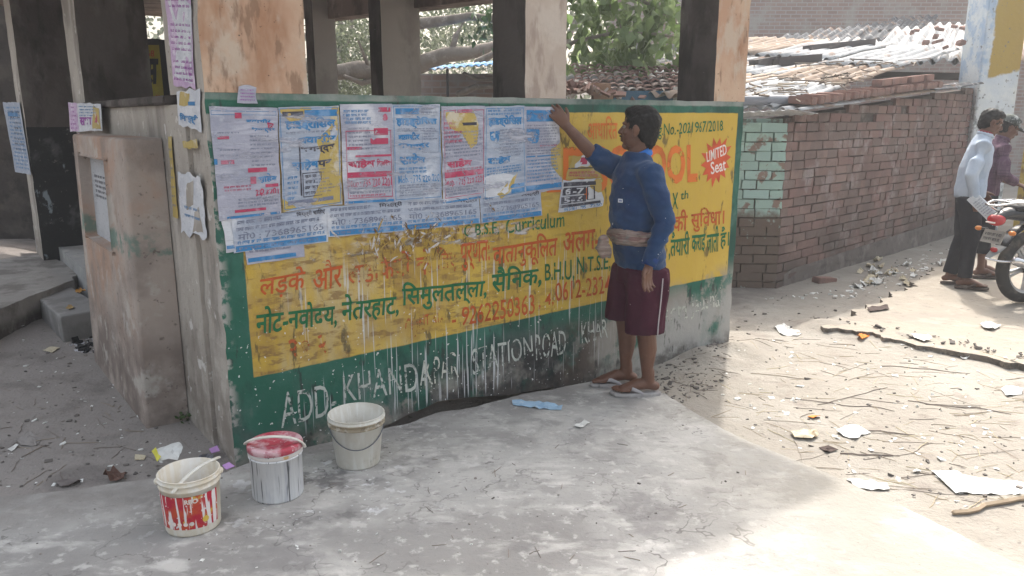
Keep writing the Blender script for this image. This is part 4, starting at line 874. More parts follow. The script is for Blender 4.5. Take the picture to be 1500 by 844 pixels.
for j, (dz, rr) in enumerate(((.026, .010), (.012, .015), (-.004, .016), (-.02, .013), (-.033, .009))):
    P = []
    for i in range(nn+1):
        a = 2*math.pi*i/nn; k_ = .006*math.sin(a*5+j*1.7)+.004*math.sin(a*11+j)
        P.append(wz+f*.012+f*math.cos(a)*(.127+k_)+l*math.sin(a)*(.163+k_)+up*(dz+.012*math.cos(a)+.008*math.sin(a*2+j)))
    mb.tube(P, rr, 8)
kn_ = Mp(884, 352, .33)
mb.ell(kn_, (.03, .032, .03)); mb.tube([kn_, Mp(881, 364, .33), Mp(884, 374, .34)], [.026, .034, .020], 10); mb.tube([kn_, Mp(890, 366, .36), Mp(893, 376, .36)], [.02, .022, .012], 10)
kk = wz+l*.172+f*.03+up*.012
for a, b in ((.07, .02), (-.06, .03), (.05, -.01)): mb.tube([kk, kk+f*a*.6+up*b+l*.01, kk+f*a+up*b*1.3], [.015, .013, .007], 8)
sash = cloth(mb, 'waist_cloth', check, man, .007, 2, .004, 26, 3)
flip = mat('sandal_sole', (.34, .32, .32), [dict(c=(.5, .48, .47), n=(12, .5, .66), amt=.6), dict(c=(.12, .11, .11), n=(14, .56, .68), amt=.7)], rough=.85, bump=[(60, .4, .003)]); fst = mat('sandal_strap', (.40, .38, .40), [dict(c=(.2, .18, .18), n=(20, .5, .66), amt=.6)], rough=.7)
sandal(anR, .022, fR, 'sandal', flip, fst, man, 1.0, -1); sandal(anL, .022, fL, 'sandal', flip, fst, man, 1.0, 1)

# ---------------------------------------------------------------- the two young men by the motorcycle
def boy(label, px, py, zg, facing, scale, look, lean, arms, top_m, leg_m, sandal_m, top_kind, cap=None, ankles=((.06, -.09), (-.04, .09)), barelegs=False, headpitch=-.35, hs=.97, seed=0):
    """scale: standing height over 1.66 m"""
    o = at_z(px, py, zg); T = thing('person', label, 'person', o); k = scale
    f = Vector((*facing, 0)).normalized(); l = Vector((-f.y, f.x, 0)); up = Vector((0, 0, 1))
    P = lambda a, b, z: f*a*k+l*b*k+up*z*k
    pel, wai, che, upc, nkb = P(0, 0, .86), P(.01, 0, 1.02), P(.015+lean*.4, 0, 1.18), P(.02+lean*.7, 0, 1.31), P(.03+lean, 0, 1.40)
    hc = P(.055+lean*1.25, 0, 1.515); lk = Vector((*look, headpitch)); Mh = frame(lk)
    shR, shL = upc-l*.165*k, upc+l*.165*k
    mb = MB(); head_parts(mb, hc, Mh, hs*k)
    mb.tube([nkb-up*.03, nkb+up*.02*k, hc+Mh @ Vector((-.025, 0, -.05))], [(.06*k, .06*k), (.05*k, .05*k), (.047*k, .052*k)], 14, l)
    mb.tube([pel-up*.06, pel, wai, che, upc, nkb-up*.01], [(.14*k, .09*k), (.145*k, .095*k), (.12*k, .085*k), (.14*k, .095*k), (.14*k, .085*k), (.06*k, .055*k)], 18, l)
    A_ = {}
    for nm, sh_, sg in (('R', shR, -1), ('L', shL, 1)):
        el, wr, hd_, th, cu = arms[nm]; el = P(*el); wr = P(*wr)
        mb.tube([sh_-l*sg*.05, sh_, sh_*.5+el*.5, el, el*.6+wr*.4, wr], [.045*k, .048*k, .04*k, .036*k, .033*k, .024*k], 12)
        hand(mb, wr, f*hd_[0]+l*hd_[1]+up*hd_[2], f*th[0]+l*th[1]+up*th[2], cu, .95*k, .05, .5); A_[nm] = (sh_, el, wr)
    legs = []
    for sg, (ax, ay) in ((-1, ankles[0]), (1, ankles[1])):
        hp = pel+l*sg*.08*k-up*.03*k; an = P(ax, ay, .095); kn = hp*.5+an*.5+f*.03*k; legs.append((hp, kn, an, sg))
        mb.tube([hp+up*.04, hp, hp*.5+kn*.5, kn, kn*.6+an*.4-f*.012, an], [.07*k, .08*k, .066*k, .05*k, .046*k, .03*k], 14)
        foot(mb, an, .022, f, k*.97, sg)
    remesh(mb, .0065, 3, .4).build('body', skin, T, True)
    hair_mesh(hc, Mh, hs*k, 'hair', hairm, T, seed+5, low=-.05, tuft=500); eyes(hc, Mh, hs*k, T)
    mb = MB()
    mb.tube([pel-up*.02*k, pel+up*.05*k, wai-f*.008, wai*.5+che*.5-f*.01, che, upc, upc+up*.04*k, nkb+up*.012*k], [(.165*k, .125*k), (.170*k, .130*k), (.160*k, .122*k), (.162*k, .122*k), (.165*k, .118*k), (.155*k, .10*k), (.12*k, .08*k), (.066*k, .064*k)], 22, l, flat=True)
    for nm, sg in (('R', -1), ('L', 1)):
        sh_, el, wr = A_[nm]
        mb.tube([upc+l*sg*.05, sh_, sh_*.5+el*.5, el, el*.5+wr*.5, wr*.93+el*.07], [.07*k, .068*k, .060*k, .055*k, .047*k, .040*k], 14, None, flat=True)
    cl = cloth(mb, top_kind, top_m, T, .0095, 4, .006, 9, seed, (1, 1, .8))
    # collar
    V = []; Fc = []; n = 14
    for i in range(n):
        a = 2*math.pi*i/n; p = nkb+up*(.02-.018*math.cos(a))*k+f*math.cos(a)*.058*k+l*math.sin(a)*.06*k; q = (p-nkb)
        V += [p-up*.03*k+q*.28, p+up*.016*k+q*.05, p+up*.016*k-q*.05, p-up*.02*k-q*.05]
    for i in range(n):
        j = (i+1) % n
        for c_ in range(4): Fc.append((i*4+c_, j*4+c_, j*4+(c_+1) % 4, i*4+(c_+1) % 4))
    mesh('collar', V, Fc, top_m, cl, True)
    mb = MB(); mb.tube([pel+up*.05*k, pel, pel-up*.06*k], [(.145*k, .10*k), (.152*k, .11*k), (.15*k, .112*k)], 20, l, flat=True)
    for hp, kn, an, sg in legs:
        end = an+up*(.01 if not barelegs else .16)*k
        mb.tube([hp+up*.03, hp-up*.03, hp*.5+kn*.5, kn, kn*.5+end*.5-f*.006, end], [(.085*k, .105*k), (.088*k, .105*k), (.08*k, .088*k), (.068*k, .07*k), (.062*k, .062*k), (.056*k, .06*k)], 18, l, flat=True)
    cloth(mb, 'trousers', leg_m, T, .0095, 4, .006, 9, seed+3, (1.2, 1.2, .6))
    for hp, kn, an, sg in legs: sandal(an, .022, f, 'sandal', sandal_m, sandal_m, T, k*.97, sg)
    return T, o, A_, hc, Mh, f, l, k
whs = mat('pale_shirt_cloth', (.43, .49, .58), [dict(c=(.34, .40, .50), n=(7, .45, .65), amt=.6), dict(c=(.5, .55, .62), n=(12, .53, .68), amt=.5)], rough=.9, bump=[(12, .45, .02), (200, .2, .001)], spec=.15)
drk = mat('dark_trouser_cloth', (.018, .018, .024), [dict(c=(.035, .034, .04), n=(7, .5, .65), amt=.6)], rough=.92, bump=[(12, .4, .02)], spec=.15)
plm2 = mat('purple_check_cloth', (.10, .055, .085), [dict(c=(.18, .12, .15), n=(40, .5, .6), st=(1, 1, .12), amt=.6), dict(c=(.06, .035, .055), n=(40, .5, .6), st=(.12, .12, 1), amt=.7)], rough=.9, bump=[(12, .45, .02)], spec=.15)
sdm = mat('brown_sandal', (.10, .075, .065), [dict(c=(.2, .16, .14), n=(12, .5, .66), amt=.6)], rough=.8)
T1, o1, A1, h1, M1, f1, l1, k1 = boy('young man in a pale blue shirt holding a folded newspaper', 1403, 419, .05, (.90, -.42), .985, (.93, -.28), .035,
    {'R': ((-.03, -.245, 1.06), (.03, -.225, .84), (.28, -.02, -1), (1, -.15, .25), .75), 'L': ((.02, .23, 1.06), (.13, .20, .88), (.5, -.1, -.8), (.6, -.5, .3), .4)}, whs, drk, sdm, 'shirt', ankles=((.035, -.095), (-.07, .09)), seed=11)
T2, o2, A2, h2, M2, f2, l2, k2 = boy('man in a purple checked shirt and peaked cap leaning over the motorcycle', 1425, 404, .05, (.97, -.2), .95, (.95, -.2), .075,
    {'R': ((.07, -.235, 1.07), (.22, -.18, .98), (.9, .2, -.35), (.1, .8, .4), .5), 'L': ((.08, .23, 1.07), (.24, .18, .98), (.9, -.2, -.3), (.1, -.8, .4), .5)}, plm2, drk, sdm, 'shirt', barelegs=True, ankles=((.03, -.09), (.12, .10)), headpitch=-.42, seed=23)
# the red collar edge of the first, the cap of the second
mb = MB(); nk = f1*(.03+.035)*k1+up*1.405*k1
mb.tube([nk+f1*math.cos(a)*.054+l1*math.sin(a)*.056+up*(.03-.012*math.cos(a)) for a in [2*math.pi*i/16 for i in range(17)]], .009, 8).build('neck_band', mat('red_cloth', (.25, .02, .035), rough=.9), T1, True)
capm = mat('camouflage_cap', (.10, .11, .10), [dict(c=(.28, .29, .29), n=(14, .5, .54), amt=.9), dict(c=(.03, .035, .035), n=(17, .52, .56), amt=.9)], rough=.9)
mb = MB(); q = []
for i in range(9):
    a = (math.pi/2)*i/8; q.append((.0905*math.cos(a)+.0002, .078*math.sin(a)))
mb.lathe(list(q)+[(q[0][0]-.004, -.012), (q[0][0], -.012), q[0]], 28); mb.xf(Matrix.Translation(h2) @ M2.to_4x4() @ Matrix.Translation((-.016, 0, .052)) @ Matrix.Diagonal((1.08, .9, 1, 1)))
cp = mb.build('cap', capm, T2, True)
mb = MB(); V = []
for s_ in (0, 1):
    for i in range(13):
        a = -1.15+2.3*i/12; r0 = .082; V.append((r0*math.cos(a), r0*.88*math.sin(a), .048-.004*s_)); r1 = .155-.03*abs(a)**2; V.append((r1*math.cos(a)*1.05, min(.078, r1)*math.sin(a)*1.0, .040-.016*(1-abs(a)*.2)-.004*s_))
Fc = [(2*i, 2*i+1, 2*i+3, 2*i+2) for i in range(12)]+[(26+2*i, 26+2*i+2, 26+2*i+3, 26+2*i+1) for i in range(12)]+[(2*i+1, 26+2*i+1, 26+2*i+3, 2*i+3) for i in range(12)]
mb.add(V, Fc); mb.xf(Matrix.Translation(h2) @ M2.to_4x4()); mb.build('peak', capm, cp)
# folded newspaper in the hand: a thing of its own
sh_, el, wr = A1['R']; c = o1+wr+f1*.075-up*.075+l1*-.02; ax = (f1*.72-up*.70).normalized()
news = thing('newspaper', 'folded newspaper held in the hand of the man in the pale blue shirt', 'newspaper', c)
npm = mat('newsprint', (.58, .60, .63), [dict(c=(.4, .41, .45), n=(60, .5, .56), st=(1, 1, 4), amt=.5)], rough=.85, bump=[(20, .3, .005)])
mb = MB(); sdv = ax.cross(l1).normalized(); pts = []
V = []; Fc = []; prof = [(-.05, 0), (-.044, .017), (-.02, .022), (.02, .019), (.044, .012), (.052, -.002), (.044, -.015), (.0, -.02), (-.05, -.014)]
for t_ in (-.155, 0, .155): V += [ax*t_+sdv*a*(1+.05*t_)+l1*b for a, b in prof]
m_ = len(prof); Fc = [(i*m_+j, i*m_+(j+1) % m_, (i+1)*m_+(j+1) % m_, (i+1)*m_+j) for i in range(2) for j in range(m_)]+[tuple(reversed(range(m_))), tuple(range(2*m_, 3*m_))]
mesh('folded_sheets', V, Fc, npm, news)
mb = MB(); q = [(-.04, -.13), (.04, -.13), (.04, .13), (-.04, .13)]
for i in range(9): scribble(mb, q, .05, .1+.09*i, .95, .05, 0, lambda a, b, o: sdv*a+ax*b-l1*(.0212), 1.5)
mb.build('print', inkg, news)

# ================================================================== BUCKETS
white_p = mat('white_plastic', (.62, .60, .55), [dict(c=(.50, .46, .39), n=(7, .45, .66), amt=.6), dict(c=(.25, .23, .2), n=(12, .56, .68), g=[(Z1, .09, .0)], amt=.7), dict(c=(.72, .72, .70), n=(20, .5, .62), st=(2, 2, .12), amt=.5), dict(c=(.3, .27, .24), n=(38, .66, .72), amt=.5)], rough=.5, bump=[(60, .15, .002)], spec=.4)
cream_p = mat('cream_plastic', (.66, .60, .50), [dict(c=(.70, .67, .62), n=(16, .5, .6), st=(3, 3, .1), amt=.8), dict(c=(.55, .46, .34), n=(8, .5, .66), amt=.6), dict(c=(.75, .74, .73), n=(9, .5, .66), amt=.5)], rough=.5, bump=[(30, .2, .003, (2, 2, .2))], spec=.4)
paste_p = mat('paste_smeared_plastic', (.66, .67, .70), [dict(c=(.42, .44, .52), n=(22, .52, .66), st=(2, 2, .16), amt=.6), dict(c=(.5, .5, .52), n=(6, .5, .66), amt=.5), dict(c=(.04, .045, .06), n=(30, .585, .63), st=(2.4, 2.4, .10), d=2, amt=.85), dict(c=(.74, .75, .77), n=(18, .53, .64), st=(2, 2, .1), amt=.7)], rough=.5, bump=[(26, .5, .005, (2, 2, .15))], spec=.4)
wire = mat('bail_wire', (.14, .15, .18), rough=.45, metal=.7); grime = mat('grimy_rim', (.30, .25, .18), [dict(c=(.6, .56, .5), n=(18, .45, .6), amt=.8), dict(c=(.1, .08, .06), n=(30, .55, .65), amt=.7)], rough=.7)
redlid = mat('red_lid', (.40, .045, .075), [dict(c=(.58, .42, .45), n=(9, .46, .60), amt=.85), dict(c=(.30, .02, .05), n=(14, .5, .62), amt=.6), dict(c=(.72, .70, .72), n=(30, .62, .68), amt=.8)], rough=.45, spec=.4)
def bucket(label, px, py, r0, r1, h, m, name='bucket', open_=True):
    o = at_z(px, py, 0); o.z = 0; t = thing(name, label, 'bucket', o, random.uniform(0, 6))
    pr = [(0, .004), (r0-.012, .004), (r0-.003, .0), (r0, .008), (r0+(r1-r0)*.80, h*.80)]
    pr += [(r0+(r1-r0)*.81+.004, h*.805), (r0+(r1-r0)*.82+.004, h*.83), (r0+(r1-r0)*.83, h*.835), (r0+(r1-r0)*.9, h*.9)]
    pr += [(r1+.005, h*.905), (r1+.006, h*.94), (r1, h*.945), (r1, h*.985), (r1+.004, h*.99), (r1+.002, h), (r1-.003, h*.995)]
    pr += [(r0+(r1-r0)*.5-.006, h*.5), (r0-.007, .02), (0, .016)]
    b = MB().lathe(pr, 56).build('pail', m, t, True); return t, o, b
# the nearest one, red label, bail laid across the rim
t, o, b = bucket('open cream paint bucket with a red paste splashed label, nearest to the camera', 284, 768, .103, .113, .234, cream_p)
t.rotation_euler.z = 0
ang0 = math.atan2(-o.y, -o.x)                          # the label looks out to the road
def cyl(a, z, r0=.103, r1=.113, h=.234, e=.0016):
    r = r0+(r1-r0)*z/h+e; return Vector((r*math.cos(a), r*math.sin(a), z))
labm = mat('red_label', (.42, .02, .045), [dict(c=(.50, .10, .03), n=(10, .48, .62), amt=.7), dict(c=(.30, .015, .06), n=(6, .5, .64), amt=.7), dict(c=(.58, .40, .06), n=(16, .60, .66), amt=.9), dict(c=(.70, .68, .68), n=(24, .565, .60), st=(2.2, 2.2, .14), d=2, amt=.95), dict(c=(.7, .66, .66), n=(60, .66, .69), d=1, amt=.9)], rough=.5, bump=[(24, .4, .003, (2, 2, .15))])
mb = MB(); nn = 30; a0, a1 = ang0-1.42, ang0+.98
for i in range(nn+1):
    a = a0+(a1-a0)*i/nn; w_ = .004*mnoise.noise(Vector((i*.5, 0, 3)))
    mb.V += [cyl(a, .034+w_), cyl(a, .172+w_*.6)]
mb.F = [(2*i, 2*i+2, 2*i+3, 2*i+1) for i in range(nn)]; mb.M = [0]*nn
lab = mb.build('label', labm, t, True)
mb = MB(); put_text(mb, [(0, 0), (1, 0), (1, 1), (0, 1)], 'RBO', bold=.04, to=lambda u, v, q: cyl(ang0-.24+.44*u, .142+.020*v, e=.0026)); mb.build('lettering', whts, lab)
mb = MB()
for i in range(5):
    u0 = ang0-.9+.21*i; c_ = cyl(u0, .058, e=.0027); a_ = Vector((-math.sin(u0), math.cos(u0), 0)); mb.add([c_]+[c_+a_*.0085*math.cos(q*.5236)+Vector((0, 0, .0085*math.sin(q*.5236))) for q in range(12)], [(0, q+1, (q+1) % 12+1) for q in range(12)])
mb.build('emblems', whts, lab)
u0 = ang0+.42; c_ = cyl(u0, .066, e=.0029); a_ = Vector((-math.sin(u0), math.cos(u0), 0)); mb = MB().add([c_]+[c_+a_*.013*math.cos(q*.5236)+Vector((0, 0, .013*math.sin(q*.5236))) for q in range(12)], [(0, q+1, (q+1) % 12+1) for q in range(12)]); mb.build('flower_emblem', mat('emblem_yellow', (.62, .42, .08), rough=.6), lab)
dirx = Vector((math.cos(ang0+math.pi/2), math.sin(ang0+math.pi/2), 0)); dirf = Vector((math.cos(ang0), math.sin(ang0), 0))
hp = []
for i in range(13):
    q = i/12; a = math.pi*q; hp.append(dirx*(-.062+.18*q)*1.0+dirf*(.118-.192*q)+Vector((0, 0, .234+.012*math.sin(a)-.028*(1-q)**3)))
MB().tube(hp, [(.005, .009)]*13, 8, (0, 0, 1)).build('bail', white_p, t, True)
for s_ in (1, -1): MB().ell(dirx*.115*s_+Vector((0, 0, .21)), (.012, .012, .014), None, 12, 8).build('bail_lug', cream_p, t, True)
# the closed one
t, o, b = bucket('white lidded bucket streaked with paste, red lid and white handle', 408, 722, .107, .109, .232, paste_p, 'lidded_bucket'); t.rotation_euler.z = 0
lid = MB().lathe([(r_, z_+.010) for r_, z_ in [(0, .226), (.04, .2255), (.045, .229), (.06, .2295), (.065, .226), (.086, .226), (.09, .231), (.104, .2315), (.112, .229), (.1155, .222), (.1155, .205), (.113, .203), (.110, .205)]], 56).build('lid', redlid, t, True)
MB().lathe([(.1125, .21), (.1135, .198), (.112, .195), (.108, .195)], 48).build('seal_ring', mat('orange_stained_rim', (.55, .34, .16), [dict(c=(.62, .6, .6), n=(9, .40, .5), amt=.9)], rough=.6), t, True)
dirf = Vector((-o.x, -o.y, 0)).normalized(); dirx = Vector((-dirf.y, dirf.x, 0)); hp = []
for i in range(17):
    q = math.pi*i/16; s_ = -dirx*.118*math.cos(q); hp.append(s_*1.0+dirf*(.045*math.sin(q))+dirf*(.02-.06*i/16)*-1+Vector((0, 0, .215+.058*math.sin(q)+.02*(1-i/16))))
MB().tube(hp, [(.005, .010)]*17, 8, (0, 0, 1)).build('handle', white_p, t, True)
# the empty one by the wall
t, o, b = bucket('empty white bucket with a grimy rim and wire bail, standing close to the wall', 525, 676, .101, .127, .246, white_p, 'bucket'); t.rotation_euler.z = 0
MB().lathe([(.1245, .196), (.131, .198), (.1315, .206), (.126, .207), (.1265, .2175), (.1325, .219), (.133, .226), (.127, .228)], 56).build('rim_bands', grime, t, True)
dirf = Vector((-o.x, -o.y, 0)).normalized(); dirx = Vector((-dirf.y, dirf.x, 0)); hp = []
for i in range(21):
    q = math.pi*i/20; rr = .127-.012*math.sin(q); hp.append(-dirx*rr*math.cos(q)+dirf*rr*math.sin(q)*.99+Vector((0, 0, .20-.095*math.sin(q))))
MB().tube(hp, .0022, 6).build('bail', wire, t, True)

# ================================================================== BRICK HUT WITH ITS TIN ROOF
hc0 = at_z(1136, 424, -.02); hc0.z = 0; hu = (at_z(1437, 331, 0)-hc0); hu.z = 0; HLN = hu.length+.4; hu.normalize(); hb = Vector((-hu.y, hu.x, 0)); hrz = math.atan2(hu.y, hu.x)
hut = thing('brick_hut', 'low hut of bare red brick with mint painted corner and a patchwork tin roof', 'hut', hc0, hrz)
def hz(h, b=0): return 1.63+.075*h+.12*max(b, 0)
brickm = mat('old_brick', (.245, .165, .142), [dict(c=(.18, .14, .13), rnd=(.3, .7), amt=.7), dict(c=(.29, .20, .175), rnd=(.85, .92), amt=.7), dict(c=(.14, .10, .09), n=(1.4, .45, .65), amt=.6), dict(c=(.34, .30, .29), n=(3, .53, .68), amt=.6), dict(c=(.11, .09, .08), g=[(Z1, .8, .1)], n=(1.8, .3, .6), amt=.85), dict(c=(.08, .065, .06), n=(40, .6, .7), amt=.6)], rough=.95, bump=[(45, .5, .008), (140, .4, .003)], var=.08, spec=.1)
mintm = mat('mint_brick', (.34, .47, .43), [dict(c=(.24, .15, .12), n=(6, .54, .60), amt=.9), dict(c=(.42, .60, .53), n=(4, .5, .65), amt=.6), dict(c=(.14, .10, .08), g=[(Z1, .78, .66)], amt=.97), dict(c=(.3, .36, .33), n=(9, .62, .68), amt=.7)], rough=.9, bump=[(45, .5, .006)], var=.06, warp=.22)
mortm = mat('mud_mortar', (.10, .085, .075), [dict(c=(.24, .2, .175), n=(5, .5, .66), amt=.6)], rough=.95, bump=[(40, .5, .01)])
cemm = mat('cement_patch', (.26, .265, .255), [dict(c=(.18, .175, .17), n=(8, .5, .65), amt=.6)], rough=.92, bump=[(40, .4, .005)])
def courses(mb, L, top, org, ax, nm, minz=0, skip=None):
    z = minz; j = 0
    while True:
        x = -.12*(j % 2); 
        if z+.075 > top(0)+1.2: break
        while x < L:
            ln = .232+random.uniform(-.012, .012)
            if random.random() < .12: ln *= .55
            xa, xb = max(0, x), min(L, x+ln)
            if xb-xa > .03 and z+.06 < top((xa+xb)/2) and not (skip and skip((xa+xb)/2, z+.04)):
                mb.obox(Vector(org)+ax*((xa+xb)/2)+nm*random.uniform(-.006, .006)+Vector((0, 0, z+.039+random.uniform(-.003, .003))), ax, nm, Vector((0, 0, 1)), (xb-xa)/2-.001, .03, .0395, jit=.004)
            x += ln+.011
        z += .088; j += 1
holes = [(1.62, 1.95, 1.56, 1.66), (2.7, 3.0, 1.62, 1.74)]
mb = MB(); courses(mb, HLN, lambda x: hz(x)+.09, (0, .03, -.12), Vector((1, 0, 0)), Vector((0, 1, 0)), skip=lambda x, z: any(a < x < b and c < z-.12 < d for a, b, c, d in holes))
sw = mb.build('brick_wall', brickm, hut)
mb = MB(); V = [(.0, .032, -.2), (HLN, .032, -.2), (HLN, .032, hz(HLN)-.05), (0, .032, hz(0)-.05)]; V += [(a, .24, c) for a, b_, c in V]
mb.add(V, [(3, 2, 1, 0), (4, 5, 6, 7), (0, 1, 5, 4), (1, 2, 6, 5), (2, 3, 7, 6), (3, 0, 4, 7)]); mb.build('mortar_bed', mortm, sw)
mb = MB(); V = [(.15, -.02, -.2), (HLN, -.05, -.2), (HLN, -.02, .30), (.3, -.006, .14), (.15, 0.0, .10)]; V += [(a, .03, c) for a, b_, c in V]; n = 5
mb.add(V, [tuple(range(n))]+[(i, n+i, n+(i+1) % n, (i+1) % n) for i in range(n)]); mb.build('plinth_render', mat('dark_render', (.15, .13, .12), [dict(c=(.22, .2, .185), n=(4, .5, .65), amt=.7), dict(c=(.09, .08, .075), n=(9, .5, .65), amt=.6)], rough=.95, bump=[(14, .5, .02), (60, .5, .006)]), sw)
# front face, mint above, earth brown below; it runs off behind the shelter
fx = Matrix.Rotation(-hrz, 3, 'Z') @ Vector((-1, .10, 0)).normalized(); fn = Vector((-fx.y, fx.x, 0))
mb = MB(); courses(mb, 2.6, lambda x: hz(0)+.10, Vector((0, 0, -.12))+fn*-.03, fx, fn)
fw2 = mb.build('mint_wall', mintm, hut)
mb = MB(); mb.obox(fx*1.3+fn*(-.14)+Vector((0, 0, .7)), fx, fn, Vector((0, 0, 1)), 1.29, .105, .88); mb.build('mortar_bed', mat('mint_mortar', (.24, .33, .29), [dict(c=(.13, .11, .09), n=(7, .5, .58), amt=.8), dict(c=(.14, .11, .09), g=[(Z1, .9, .75)])], rough=.9), fw2)
# tin
def tin(c, nv): return mat(c, nv, [dict(c=tuple(x*.72 for x in nv), n=(3, .45, .65), amt=.6), dict(c=(.24, .15, .10), n=(2.5, .54, .66), amt=.75), dict(c=(.16, .15, .15), n=(6, .55, .66), amt=.6), dict(c=(.7, .7, .7), n=(8, .55, .68), amt=.4)], rough=.75, metal=0, bump=[(30, .2, .004)], spec=.15)
tin1 = tin('pale_tin', (.40, .405, .415)); tin2 = tin('rusty_tin', (.33, .255, .20)); tin3 = tin('grey_asbestos', (.07, .075, .085)); tinb = tin('blue_tin', (.16, .36, .62))
def corr(name, o, r, a, L, Wd, m, parent, pitch=.085, amp=.016, seg=6, sag=.0, rough_=.012):
    """corrugated sheet: ridges along r, waves across a; real thickness"""
    o, r, a = Vector(o), Vector(r).normalized(), Vector(a).normalized(); n = r.cross(a); n = n if n.z > 0 else -n
    nu = int(Wd/pitch*8); V = []; sd_ = random.uniform(0, 99)
    for th in (0, .004):
        for j in range(seg+1):
            for i in range(nu+1):
                x = Wd*i/nu; y = L*j/seg
                e = rough_*3*mnoise.noise(Vector((x*2, sd_, 0))) if j in (0, seg) else 0
                V.append(o+a*x+r*(y+e)+n*(amp*math.sin(x/pitch*2*math.pi)-sag*math.sin(math.pi*j/seg)+rough_*mnoise.noise(Vector((x*1.5+sd_, y*1.5, 2)))-th))
    W_ = nu+1; S_ = W_*(seg+1); Fc = []
    for j in range(seg):
        for i in range(nu):
            q = (j*W_+i, j*W_+i+1, (j+1)*W_+i+1, (j+1)*W_+i); Fc.append(q); Fc.append(tuple(reversed([k+S_ for k in q])))
    for i in range(nu):
        Fc.append((i, i+S_, i+1+S_, i+1)); k = seg*W_+i; Fc.append((k, k+1, k+1+S_, k+S_))
    for j in range(seg):
        k = j*W_; Fc.append((k, k+W_, k+W_+S_, k+S_)); k = j*W_+nu; Fc.append((k, k+S_, k+W_+S_, k+W_))
    return mesh(name, V, Fc, m, parent, True)
for (h0, b0, L, W_, m_) in ((-.12, -.17, 1.5, .34, tin1), (1.32, -.16, 1.9, .32, tin2), (3.1, -.15, 1.9, .32, tin3)):
    corr('roof_sheet', (h0, b0, hz(h0)+.03), (1, 0, .075), (0, 1, .05), L, W_, m_, hut, pitch=.15, amp=.02, rough_=.02)
for (h0, b0, L, W_, m_, lift) in ((-.1, .10, 1.6, 1.0, tin1, .0), (-.1, .95, 1.7, 1.1, tin2, .02), (-.05, 1.9, 1.8, 1.2, tin1, .03), (1.3, .12, 1.7, 1.0, tin2, .03), (1.4, .98, 1.8, 1.0, tin1, .05), (1.5, 1.85, 1.9, 1.3, tin3, .06), (2.7, .12, 2.1, 1.0, tin1, .05), (2.9, 1.0, 2.0, 1.1, tin1, .08), (3.0, 2.0, 1.9, 1.2, tin2, .09)):
    corr('roof_sheet', (h0, b0, 1.67+.155*max(h0, 0)+.10*b0+lift), (1, 0, .155), (0, 1, .10), L, W_, m_, hut, pitch=.16, amp=.03, rough_=.03)
# the higher roof behind, its wavy eave towards the road
def hl(p): return Matrix.Rotation(-hrz, 3, 'Z') @ (Vector(p)-hc0)
def hv(v): return Matrix.Rotation(-hrz, 3, 'Z') @ Vector(v)
rd = Vector((.50, .84, .205))
for i, (pxa, pya, W_, L, m_, dz) in enumerate(((1218, 99, .62, 3.0, tin1, -.02), (1262, 95, 1.05, 4.2, tin1, .02), (1322, 94, 1.05, 4.5, tin1, .05), (1384, 96, 1.0, 4.4, tin1, .03), (1436, 99, 1.0, 4.3, tin2, .06))):
    corr('roof_sheet', hl(at_y(pxa, pya, 11.2)+Vector((0, 0, dz))), hv(rd), hv((1, -.05, 0)), L, W_, m_, hut, pitch=.17, amp=.038)
mb = MB(); a = hl(at_y(1215, 104, 11.5)); b = hl(at_y(1470, 108, 11.6)); d = (b-a); mb.obox((a+b)/2-Vector((0, 0, .05)), d.normalized(), Vector((0, 0, 1)).cross(d.normalized()), Vector((0, 0, 1)), d.length/2, .04, .05); mb.build('rafter', mat('dark_wood', (.06, .045, .035), rough=.9), hut)
for (pxa, pya, Y_, L_, m_) in ((1080, 101, 11.6, 2.4, tin3), (1128, 92, 12.2, 2.6, tin1), (1092, 84, 13.2, 3.0, tin3), (1150, 74, 13.4, 3.0, tin3), (1218, 62, 14.4, 3.0, tin3), (1285, 47, 15.6, 2.6, tin3)):
    corr('roof_sheet', hl(at_y(pxa, pya, Y_)), hv(rd), hv((1, -.03, .05)), L_, 1.0, m_, hut, pitch=.18, amp=.032, rough_=.03)
mb = MB(); rr = random.Random(14)
for _ in range(110):
    h_, b_ = rr.uniform(-.1, 3.2), abs(rr.gauss(.25, .5)); c = Vector((h_, b_, 1.72+.155*max(h_, 0)+.1*b_+rr.uniform(0, .05))); a_ = rr.gauss(.5, .7); L_ = rr.uniform(.08, .5); d_ = Vector((math.cos(a_), math.sin(a_), rr.gauss(.05, .08)))
    mb.tube([c-d_*L_/2, c+Vector((0, 0, rr.uniform(-.02, .03))), c+d_*L_/2], rr.uniform(.003, .010), 5)
mb.xf(Matrix.Translation(hc0) @ Matrix.Rotation(hrz, 4, 'Z')); tag(mb.build('roof_debris', mat('roof_debris', (.16, .125, .10), [dict(c=(.36, .31, .25), rnd=(.4, .7), amt=.9), dict(c=(.05, .045, .04), rnd=(.8, .9), amt=.9)], rough=.95)), kind='stuff')
